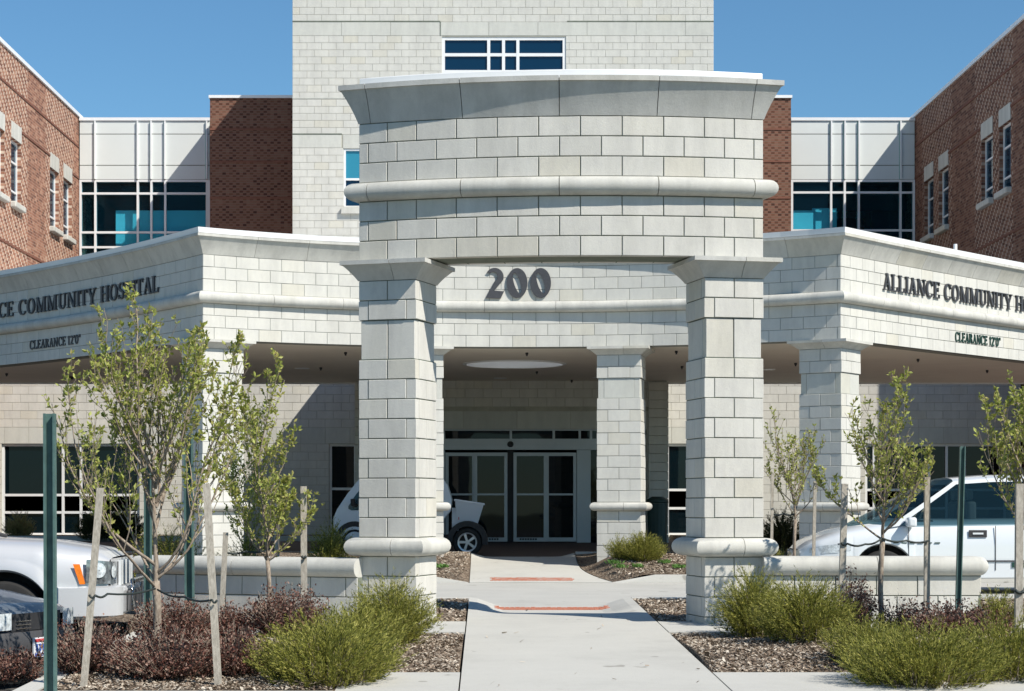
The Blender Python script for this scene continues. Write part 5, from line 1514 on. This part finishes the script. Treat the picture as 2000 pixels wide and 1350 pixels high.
# bubble cabin: outline loft
out = [(0.02, 0.55), (0.0, 0.72), (0.08, 0.92), (0.28, 1.22), (0.50, 1.50), (0.72, 1.68), (1.0, 1.78), (1.4, 1.80), (1.8, 1.76), (2.05, 1.62), (2.22, 1.38), (2.30, 1.10), (2.28, 0.90)]
c_pts = out
def cabw(z): return 0.64-0.10*max(0, (z-1.0))**1.3
mb = MB(); rows = []
for (x, z) in c_pts: rows.append([cart.w((x, t*cabw(z), z-(0.02*abs(t)**4))) for t in (-1, -.92, -.6, 0, .6, .92, 1)])
mb.grid(rows[5:]); auto_smooth(mb.part('roof', 'cartwhite', cart.T), 50)
mb = MB(); mb.grid(rows[2:6]); auto_smooth(mb.part('windscreen', 'glass_car', cart.T), 50)
mb = MB(); mb.grid(rows[:3]); auto_smooth(mb.part('nose_panel', 'cartwhite', cart.T), 50)
for sg in (-1, 1):
    def P3(x, z, o=0.0): return cart.w((x, sg*(cabw(z)+o), z))
    # side frame as a band following the outline
    inner = [(0.36, 0.90), (0.30, 0.93), (0.30, 0.98), (0.44, 1.20), (0.62, 1.43), (0.82, 1.58), (1.05, 1.67), (1.4, 1.69), (1.75, 1.65), (1.95, 1.52), (2.08, 1.32), (2.14, 1.10), (2.12, 0.95)]
    mb = MB(); mb.grid([[P3(*a, .004) for a in c_pts], [P3(*b, .014) for b in inner]]); auto_smooth(mb.part('door_frame', 'cartwhite', cart.T), 50)
    low_ = [(0.02, 0.55), (0.36, 0.90)]
    mb = MB(); mb.grid([[P3(x, za, .008) for x, za in ((0.02, 0.55), (0.12, 0.44), (0.28, 0.30), (0.40, 0.24), (0.9, 0.22), (1.5, 0.22), (1.8, 0.30), (2.0, 0.5), (2.12, 0.7), (2.28, 0.90))],
                        [P3(x, za, .014) for x, za in ((0.36, 0.90), (0.40, 0.90), (0.45, 0.90), (0.6, 0.9), (0.9, 0.9), (1.5, 0.9), (1.7, 0.9), (1.9, 0.91), (2.0, 0.92), (2.12, 0.95))]])
    auto_smooth(mb.part('door', 'cartwhite', cart.T), 50)
    mb = MB(); c0 = (1.15, 1.2); vs = [P3(*c0, .008)]+[P3(*b, .008) for b in inner]; mb.add(vs, [(0, i, i+1) for i in range(1, len(inner))]+[(0, len(inner), 1)]); mb.part('side_window', 'glass_car', cart.T)
    m_ = MB(); m_.tube([P3(0.46, 0.98, 0.02), P3(0.40, 1.02, 0.16), P3(0.40, 1.12, 0.18)], [0.02, 0.05, 0.05], 8).part('wing_mirror', 'plastic', cart.T)
    # fender
    for xc in (0.42, 2.60):
        cart.grid([[(xc+q*math.cos(R(t)), sg*y, 0.30+q*math.sin(R(t))) for q, y in ((0.29, 0.66), (0.39, 0.665), (0.40, 0.56), (0.38, 0.30))] for t in range(-10, 191, 12)], 'mudguard', 'plastic', both=False)
    for xc in (0.42, 2.60): cart.wheel(xc, sg*0.56, 0.285, 0.17, 0.18, 5, sg)
cart.box(0.3, 2.9, -0.45, 0.45, 0.22, 0.42, 'chassis', 'plastic')
cart.box(0.9, 1.9, -0.5, 0.5, 0.42, 0.75, 'seat', 'seat', bv=0.05); cart.box(1.75, 1.95, -0.5, 0.5, 0.75, 1.35, 'seat_back', 'seat', bv=0.05)
# tapered tray with a lip
m_ = MB(); bx0, bx1, tx0, tx1 = 2.40, 2.80, 2.36, 2.92
vs = [cart.w(p) for p in ((bx0, -0.5, 0.64), (bx1, -0.5, 0.64), (bx1, 0.5, 0.64), (bx0, 0.5, 0.64), (tx0, -0.6, 1.10), (tx1, -0.6, 1.02), (tx1, 0.6, 1.02), (tx0, 0.6, 1.10))]
m_.add(vs, [BOXF[0], BOXF[2], BOXF[3], BOXF[4], BOXF[5]]); tray = m_.part('cargo_tray', 'cartwhite', cart.T)
m_ = MB(); m_.tube([vs[4], vs[5], vs[6], vs[7], vs[4]], 0.022, 6); m_.part('tray_rim', 'cartwhite', cart.T, sub=tray)
cart.box(2.30, 2.42, -0.5, 0.5, 0.5, 0.95, 'rear_panel', 'cartwhite')
for sg in (-1, 1):
    cart.box(2.425, 2.44, sg*0.5-0.03, sg*0.5+0.03, 0.72, 0.84, 'tail_light', 'platered')
    cart.box(1.30, 1.46, sg*0.668-0.008, sg*0.668+0.008, 0.80, 0.83, 'door_handle', 'plastic')
    cart.box(1.62, 1.63, sg*0.658-0.006, sg*0.658+0.006, 0.26, 0.90, 'door_seam', 'plastic')

# ------------------------------------------------------------------ vegetation
def rand_dir(rnd, up=0.5):
    a = rnd.uniform(0, 6.283); return Vector((math.cos(a), math.sin(a), up)).normalized()
def leaf_quad(mb, p, d, L, W, rnd):
    d = d.normalized(); s_ = d.cross(Vector((rnd.uniform(-1, 1), rnd.uniform(-1, 1), rnd.uniform(-1, 1))))
    if s_.length < 1e-3: s_ = Vector((1, 0, 0))
    s_.normalize(); n_ = d.cross(s_)
    a = p; b = p+d*L*0.5+s_*W*0.5+n_*W*0.15; c = p+d*L; e = p+d*L*0.5-s_*W*0.5+n_*W*0.15
    mb.add([a, b, c, e], [(0, 1, 2, 3)])
def young_tree(name, label, X, Y, base, fork, top, spread, seed, nb=9, leaf_n=3000, trunk_r=0.032, lean=0.0, flat_=1.0, leafL=0.032, group=None, cat='tree', matl='leaf', density=1.0, low_steep=(0.5, 0.95)):
    """fork/top: heights in world z"""
    rnd = random.Random(seed)
    T = thing(name, label, cat, (X, Y, base), group)
    wood = MB(); leaves = MB(); H = top-fork
    pts = [Vector((X+lean*t+0.012*math.sin(t*5+seed), Y, base-0.05+(fork-base+0.05)*t)) for t in (0, .25, .5, .75, 1)]
    wood.tube(pts, [trunk_r*1.25, trunk_r*1.05, trunk_r*.95, trunk_r*.92, trunk_r*.98], 9)
    twigs = []
    def branch(p, d, L, r, lvl):
        n = max(4, int(L/0.07)); seg = L/n; q = [p.copy()]; rr = [r]
        cur = p.copy(); dd = d.copy()
        for i in range(n):
            dd = (dd+Vector((rnd.gauss(0, .07), rnd.gauss(0, .07), rnd.gauss(0.045, .05)+(0.045 if lvl == 0 else 0.05)))).normalized()
            cur = cur+dd*seg; q.append(cur.copy()); rr.append(max(0.0022, r*(1-0.82*(i+1)/n)))
            t = (i+1)/n
            if lvl < 2 and t > (0.22 if lvl == 0 else 0.2) and rnd.random() < (0.95 if lvl == 0 else 0.45)*density:
                a = rnd.uniform(0, 6.28); side = Vector((math.cos(a), math.sin(a), 0.25+rnd.random()*0.5)).normalized()
                nd = (dd*0.75+side*0.65).normalized()
                branch(cur, nd, (L*(1-t)*0.75+0.14)*rnd.uniform(0.5, 1.0)*(0.9 if lvl == 0 else 0.7), rr[-1]*0.6, lvl+1)
        wood.tube(q, rr, 5 if lvl == 0 else 4, cap=False)
        if lvl == 0: twigs.extend([(q[i], q[i+1]) for i in range(int(n*.22), n)]*(2 if lvl else 1))
        else: twigs.extend([(q[i], q[i+1]) for i in range(max(0, int(n*.1)), n)])
    top_p = pts[-1]
    # leader
    branch(top_p, Vector((rnd.gauss(0, .04), rnd.gauss(0, .04), 1)).normalized(), H*0.97, trunk_r*0.62, 0)
    for i in range(nb):
        a = i*2.399+rnd.uniform(-.3, .3); z0 = rnd.uniform(-0.02, 0.38*H) if i > 2 else rnd.uniform(-0.05, 0.04)
        out = spread*rnd.uniform(0.75, 1.1)
        steep = rnd.uniform(*low_steep) if z0 < 0.12*H else rnd.uniform(0.8, 1.7)
        d = Vector((math.cos(a), math.sin(a)*flat_, steep)).normalized()
        L = min((top-fork-z0)*rnd.uniform(0.62, 0.95), out*2.0)
        branch(top_p+Vector((0, 0, z0)), d, L, trunk_r*rnd.uniform(0.32, 0.46), 0)
    for _ in range(leaf_n):
        a, b = rnd.choice(twigs); p = a.lerp(b, rnd.random())
        cnt = 2
        for _k in range(cnt):
            d = (b-a).normalized()*0.6+Vector((rnd.gauss(0, 1), rnd.gauss(0, 1), rnd.gauss(0.3, .8))).normalized()
            L = leafL*rnd.uniform(0.3, 1.4); leaf_quad(leaves, p, d, L, L*0.5, rnd)
    wood.part('trunk', 'bark', T, smooth=True); leaves.part('crown', matl, T, kind='stuff')
    return T
def gz(Y): return P(Y)
TG = 'young staked trees in the beds'
def tree_px(label, xp, Y, forky, topy, spread, seed, **kw):
    X = (xp-945)*Y/F; return young_tree('young_tree', label, X, Y, kw.pop('base', gz(Y)), (985-forky)*Y/F, (985-topy)*Y/F, spread, seed, group=TG, **kw)
tree_px('tallest staked tree with loose pale green leaves, left of the arch among dark red shrubs', 305, 15.2, 1135, 560, 1.1, 11, nb=15, leaf_n=5000, trunk_r=0.034, leafL=0.042, low_steep=(0.3, 0.75), density=0.85)
tree_px('slim young tree just left of the arch, in front of the low wall', 524, 18.2, 1095, 700, 0.36, 5, nb=12, leaf_n=2700, trunk_r=0.022, leafL=0.042)
tree_px('small young tree behind the left low wall, in front of the lit corner column', 478, 21.6, 1075, 790, 0.34, 8, nb=7, leaf_n=1500, trunk_r=0.02, leafL=0.036)
tree_px('young tree with forked trunk before the white minivan bonnet', 1722, 18.1, 1052, 735, 0.42, 21, nb=12, leaf_n=2000, trunk_r=0.026, leafL=0.040)
tree_px('narrow vase shaped young tree behind the right low wall, left of the shaded column', 1553, 22.0, 1015, 800, 0.34, 33, nb=11, leaf_n=1300, trunk_r=0.02, leafL=0.034)
tree_px('young tree at the right edge, crown over the minivan roof', 2015, 16.9, 1040, 745, 0.85, 44, nb=14, leaf_n=2800, trunk_r=0.03, leafL=0.042)

# stakes
def stake(name, label, x0, y0, x1, y1, Yb, w, mat, group, d=None, base=None):
    """from (x0,y0) top pixel to (x1,y1) bottom pixel at depth Yb"""
    zb = gz(Yb) if base is None else base
    X1_ = (x1-945)*Yb/F; zt_ = (985-y0)*Yb/F; zbp = (985-y1)*Yb/F; Xt = (x0-945)*Yb/F
    # extend the line down to the ground
    k = (zt_-(zb-0.1))/(zt_-zbp); Xb = Xt+(X1_-Xt)*k
    T = MB(); d = d or w*0.8
    ax = Vector((Xt-Xb, 0, zt_-zb+0.1)).normalized(); sx = Vector((ax.z, 0, -ax.x)); sy = Vector((0, 1, 0))
    vs = []
    if mat == 'postgreen':   # U-channel
        prof = [(-w/2, d/2), (-w/2, -d/2), (-w*.32, -d/2), (-w*.32, d*.25), (w*.32, d*.25), (w*.32, -d/2), (w/2, -d/2), (w/2, d/2)]
    else: prof = [(-w/2, -d/2), (w/2, -d/2), (w/2, d/2), (-w/2, d/2)]
    B, Tp = Vector((Xb, Yb, zb-0.1)), Vector((Xt, Yb, zt_)); n = len(prof)
    vs = [B+sx*a+sy*b for a, b in prof]+[Tp+sx*a+sy*b for a, b in prof]
    T.add(vs, [tuple(range(n))[::-1], tuple(range(n, 2*n))]+[(i, (i+1) % n, n+(i+1) % n, n+i) for i in range(n)])
    o = T.top(name, mat, label, 'stake', group=group, loc=(Xb, Yb, zb))
    return o
WG, GG = 'wooden stakes supporting the young trees', 'green steel posts supporting the young trees'
stake('steel_post', 'thick green steel post in the left foreground beside the silver car', 97, 808, 99, 1360, 13.3, 0.078, 'postgreen', GG)
stake('steel_post', 'green steel post right of the tall staked tree, before the low wall', 368, 848, 371, 1240, 18.2, 0.085, 'postgreen', GG)
stake('steel_post', 'green steel post seen just left of the tall tree trunk', 289, 905, 289, 1190, 18.35, 0.07, 'postgreen', GG)
stake('wooden_stake', 'leaning wooden stake left of the tall tree, crossing the silver car', 196, 953, 163, 1350, 13.9, 0.046, 'wood', WG)
stake('wooden_stake', 'leaning wooden stake right of the tall tree, before the lit column', 403, 945, 427, 1350, 14.0, 0.050, 'wood', WG)
stake('wooden_stake', 'thin pale stake at the low wall, right of the leaning stake', 441, 1040, 431, 1238, 18.0, 0.045, 'wood', WG)
stake('wooden_stake', 'upright stake in front of the left low wall near the arch pillar', 593, 950, 594, 1165, 18.25, 0.055, 'wood', WG)
stake('wooden_stake', 'stake behind the left low wall beside the slim tree', 541, 938, 541, 1092, 21.0, 0.05, 'wood', WG)
stake('wooden_stake', 'faint stake behind the left low wall before the lit column', 497, 960, 497, 1080, 21.8, 0.04, 'wood', WG)
stake('wooden_stake', 'stake left of the forked tree, over the minivan bonnet', 1650, 945, 1643, 1200, 18.0, 0.056, 'wood', WG)
stake('wooden_stake', 'stake right of the forked tree, over the minivan door', 1811, 932, 1810, 1165, 18.3, 0.052, 'wood', WG)
stake('steel_post', 'dark green steel post in front of the minivan door', 1880, 872, 1871, 1195, 18.1, 0.05, 'postgreen', GG)
stake('wooden_stake', 'grey stake at the right edge of the picture', 1991, 945, 1989, 1290, 16.3, 0.062, 'wood', WG)
stake('wooden_stake', 'thin stake left of the vase shaped tree', 1509, 925, 1507, 1070, 21.8, 0.03, 'wood', WG)
stake('wooden_stake', 'thin stake right of the vase shaped tree', 1592, 940, 1590, 1040, 21.9, 0.035, 'wood', WG)
# rubber ties looped between stakes and trunks
def tie(label, pts, r=0.011):
    mb = MB(); P3 = [Vector(((x-945)*Y/F, Y, (985-y)*Y/F)) for x, y, Y in pts]
    q = []
    for a, b in zip(P3[:-1], P3[1:]):
        for i in range(5):
            t = i/5; p = a.lerp(b, t); p.z -= 0.02*math.sin(t*math.pi); q.append(p)
    q.append(P3[-1]); mb.tube(q, r*0.7, 6)
    mb.top('tree_tie', 'tie', label, 'tie', group='black rubber ties on the young trees', loc=tuple(P3[0]), smooth=True)
tie('black tie between leaning stake and tall tree trunk', [(174, 1162, 13.85), (186, 1163, 13.85), (210, 1160, 14.3), (303, 1150, 15.14)], 0.012)
tie('black tie from tall tree trunk to the right leaning stake', [(308, 1152, 15.14), (360, 1166, 14.6), (414, 1172, 13.95), (424, 1172, 13.95)], 0.012)
tie('black tie on the slim tree before the left low wall', [(438, 1078, 18.0), (480, 1077, 18.1), (524, 1073, 18.16)], 0.014)
tie('black tie wrapped on the stake nearest the arch pillar', [(589, 1086, 18.2), (598, 1086, 18.2)], 0.018)
tie('black tie left of the forked tree', [(1643, 1060, 17.97), (1655, 1062, 17.97), (1690, 1063, 18.0), (1722, 1052, 18.06)], 0.014)
tie('black tie right of the forked tree', [(1724, 1052, 18.06), (1770, 1056, 18.2), (1815, 1056, 18.26)], 0.014)
tie('black tie behind the wall on the vase shaped tree', [(1508, 1003, 21.8), (1530, 1003, 21.9), (1553, 1003, 21.95)], 0.014)
tie('black tie round the grey stake at the right edge', [(1983, 1153, 16.26), (2000, 1154, 16.26)], 0.02)

def juniper(label, X, Y, zb, rx, ry, h, n, seed, mat='juniper', cat='shrub', name='juniper', group='yellow green junipers', needle=0.036, tilt=0.0, up=0.75, sprayL=0.36):
    rnd = random.Random(seed); T = thing(name, label, cat, (X, Y, zb), group)
    lv = MB(); st = MB()
    for i in range(n):
        a = rnd.uniform(0, 6.283); q = math.sqrt(rnd.random())
        bx_, by_ = X+math.cos(a)*q*rx*0.55, Y+math.sin(a)*q*ry*0.55
        hz = h*(1-q*q*0.55)*rnd.uniform(0.35, 1.12)
        d = Vector((math.cos(a)*(0.35+q), math.sin(a)*(0.35+q), up+rnd.uniform(0, .6)*(1.2-q))).normalized()
        L = sprayL*rnd.uniform(0.6, 1.25)
        ex_ = Vector((X+math.cos(a)*q*rx, Y+math.sin(a)*q*ry, zb+hz))
        p0 = ex_-d*L*0.75
        p0.z = max(p0.z, zb-0.02)
        k = 9; pts = []; cur = p0.copy(); dd = d.copy()
        for j in range(k+1):
            pts.append(cur.copy()); dd = (dd+Vector((rnd.gauss(0, .05), rnd.gauss(0, .05), rnd.gauss(0.015, .04)))).normalized(); cur = cur+dd*(L/k)
        if i % 4 == 0: st.tube([Vector((bx_, by_, zb-0.02)), p0.lerp(Vector((bx_, by_, zb+h*.3)), .3), pts[3]], [0.006, 0.005, 0.003], 4, cap=False)
        for j in range(1, k+1):
            dj = (pts[j]-pts[j-1]).normalized()
            m = 4 if j < k else 5
            for _ in range(m):
                s_ = Vector((rnd.gauss(0, 1), rnd.gauss(0, 1), rnd.gauss(0, 1))).normalized()
                nd = (dj*1.0+s_*0.62).normalized(); l_ = needle*rnd.uniform(0.6, 1.3)*(1.15-0.5*j/k)
                leaf_quad(lv, pts[j]-dj*rnd.random()*L/k, nd, l_*1.25, l_*0.20, rnd)
    if st.v: st.part('stems', 'bark', T)
    lv.part('foliage', mat, T, kind='stuff')
    return T
def jpx(label, xp, yp, Y, rx, ry, h, n, seed, **kw):
    X = (xp-945)*Y/F; zb = kw.pop('zb', None); zb = bed_z(X, Y) if zb is None else zb
    return juniper(label, X, Y, zb, rx, ry, h, n, seed, **kw)
jpx('large yellow-green juniper in the left foreground beside the walkway, nearest the bottom edge', 640, 0, 14.35, 0.56, 0.7, 0.46, 900, 1)
jpx('bushy juniper at the foot of the arch, left of the walkway', 765, 0, 17.2, 0.40, 0.7, 0.52, 720, 2)
jpx('juniper between the two left foreground junipers', 700, 0, 16.0, 0.42, 0.6, 0.36, 480, 12)
jpx('juniper against the right pillar of the arch', 1470, 0, 17.9, 0.36, 0.5, 0.56, 620, 3)
jpx('wide juniper spilling over the mulch right of the walkway', 1570, 0, 16.6, 0.44, 0.6, 0.48, 760, 4)
jpx('large juniper in the lower right foreground', 1800, 0, 14.2, 0.60, 0.6, 0.40, 900, 5)
jpx('juniper in the lower right corner', 1965, 0, 14.6, 0.5, 0.6, 0.42, 620, 6)
jpx('juniper left of the lower right pair, at the edge of the concrete', 1690, 0, 15.3, 0.32, 0.4, 0.30, 420, 16)
jpx('small upright juniper at the end of the right low wall', 1950, 0, 18.2, 0.22, 0.25, 0.36, 260, 7)
jpx('juniper behind the left low wall next to the arch pillar', 645, 0, 21.3, 0.32, 0.4, 0.85, 900, 8, zb=P(21.3))
jpx('small juniper behind the left low wall before the column', 480, 0, 21.5, 0.30, 0.3, 0.80, 360, 9, zb=P(21.5))
jpx('juniper behind the left low wall, far end', 330, 0, 21.4, 0.6, 0.3, 0.82, 620, 10, zb=P(21.4))
jpx('juniper on the mulch at the foot of the middle canopy column', 1254, 0, 32.9, 0.38, 0.35, 0.44, 800, 11, zb=-0.98)
jpx('small juniper touching the middle canopy column', 1208, 0, 33.0, 0.20, 0.2, 0.36, 200, 13, zb=-0.96)
jpx('juniper behind the right low wall at the column foot', 1525, 0, 22.2, 0.16, 0.25, 0.55, 200, 14, zb=P(22))
jpx('dark evergreen bush behind the juniper at the right column', 1528, 0, 33.5, 0.40, 0.35, 0.75, 420, 15, zb=-0.9, mat='shrubdark', name='evergreen_bush', group=None, needle=0.05)
jpx('dark clipped bush under the left windows', 215, 0, 44.9, 0.8, 0.4, 0.75, 600, 17, zb=-0.85, mat='shrubdark', name='evergreen_bush', group=None, needle=0.07, sprayL=0.4)
jpx('dark low bush beyond the silver car', 215, 0, 26.0-2.6, 0.45, 0.4, 0.6, 420, 18, zb=-1.25, mat='shrubdark', name='evergreen_bush', group=None, needle=0.05)
jpx('pale dry clump of twigs under the far left window', 38, 0, 46.0, 0.36, 0.3, 0.62, 300, 19, zb=-0.85, mat='tan', name='dry_shrub', group=None, needle=0.05, up=1.2)

def barberry(label, X, Y, zb, rx, ry, h, n, seed, leaf=0.026):
    rnd = random.Random(seed); T = thing('barberry', label, 'shrub', (X, Y, zb), 'dark red barberry shrubs')
    tw = MB(); lv = MB()
    for i in range(n):
        a = rnd.uniform(0, 6.283); q = math.sqrt(rnd.random()); hh_ = h*(1-0.45*q*q)*rnd.uniform(0.4, 1.3)
        p0 = Vector((X+math.cos(a)*q*rx*0.35, Y+math.sin(a)*q*ry*0.35, zb-0.02)); p2 = Vector((X+math.cos(a)*q*rx, Y+math.sin(a)*q*ry, zb+hh_))
        p1 = p0.lerp(p2, 0.5)+Vector((0, 0, hh_*0.12)); pts = [p0.lerp(p1, t).lerp(p1.lerp(p2, t), t)+Vector((rnd.gauss(0, .008), rnd.gauss(0, .008), 0)) for t in (0, .2, .4, .6, .8, 1)]
        tw.tube(pts, [0.004, .0035, .003, .0025, .002, .0015], 3, cap=False)
        m = 22
        for j in range(m):
            t = 0.25+0.75*rnd.random(); k = min(4, int(t*5)); p = pts[k].lerp(pts[k+1], t*5-k)
            p = p+Vector((rnd.gauss(0, .022), rnd.gauss(0, .022), rnd.gauss(0, .018)))
            d = Vector((rnd.gauss(0, 1), rnd.gauss(0, 1), rnd.gauss(0.4, 1))); L = leaf*rnd.uniform(0.6, 1.3); leaf_quad(lv, p, d, L, L*0.62, rnd)
    tw.part('twigs', 'bark', T); lv.part('foliage', 'barberry', T, kind='stuff')
def bpx(label, xp, Y, rx, ry, h, n, seed):
    X = (xp-945)*Y/F; barberry(label, X, Y, bed_z(X, Y), rx, ry, h, n, seed)
bpx('dark red barberry at the foot of the tall tree, nearest the bottom edge', 330, 14.6, 0.52, 0.6, 0.34, 480, 101)
bpx('dark red barberry left of the tall tree, below the silver car', 175, 15.0, 0.42, 0.5, 0.36, 340, 102)
bpx('dark red barberry at the lower left corner under the dark bumper', 20, 14.5, 0.26, 0.3, 0.20, 200, 103)
bpx('dark red barberry right of the tall tree, touching the big juniper', 455, 14.8, 0.36, 0.5, 0.34, 330, 104)
bpx('dark red barberry behind the tall tree trunk', 340, 17.2, 0.42, 0.4, 0.34, 320, 105)
bpx('dark red barberry in front of the left low wall, under the slim tree', 560, 17.7, 0.42, 0.4, 0.42, 400, 106)
bpx('dark red barberry before the left low wall, right of the green post', 440, 17.9, 0.3, 0.3, 0.26, 220, 116)
bpx('upright dark red barberry before the right low wall, at the forked tree', 1665, 18.0, 0.24, 0.25, 0.52, 240, 107)
bpx('spreading dark red barberry in front of the green post at the right', 1850, 17.3, 0.40, 0.35, 0.30, 330, 108)
bpx('low dark red barberry beyond the end of the right low wall', 1925, 18.1, 0.30, 0.3, 0.24, 220, 109)
bpx('small sprig of dark red barberry between the right stakes', 1760, 18.0, 0.24, 0.22, 0.34, 90, 110)
for i, (xp, yp) in enumerate(((1200, 1103), (1212, 1112), (1247, 1118), (1298, 1103), (1326, 1112), (864, 1109), (851, 1117))):
    Y = 32.2 if yp > 1106 else 32.6; X = (xp-945)*Y/F
    rnd = random.Random(200+i); mb = MB()
    for _ in range(60):
        a = rnd.uniform(0, 6.28); p = Vector((X+rnd.gauss(0, .05), Y+rnd.gauss(0, .05), isl_z(X, Y)))
        leaf_quad(mb, p, Vector((math.cos(a), math.sin(a), 1.1)), 0.09*rnd.uniform(.5, 1.2), 0.03, rnd)
    lab = ['tiny weed left of the island juniper', 'tiny weed just below the first one by the juniper', 'tiny weed in front of the island juniper', 'tiny weed right of the island juniper', 'tiny weed nearest the right arch pillar', 'tiny weed on the mulch left of the walkway', 'tiny weed beside the left arch pillar'][i]
    mb.top('weed', 'weed', lab, 'weed', group='small green weeds in the island mulch', loc=(X, Y, isl_z(X, Y)))
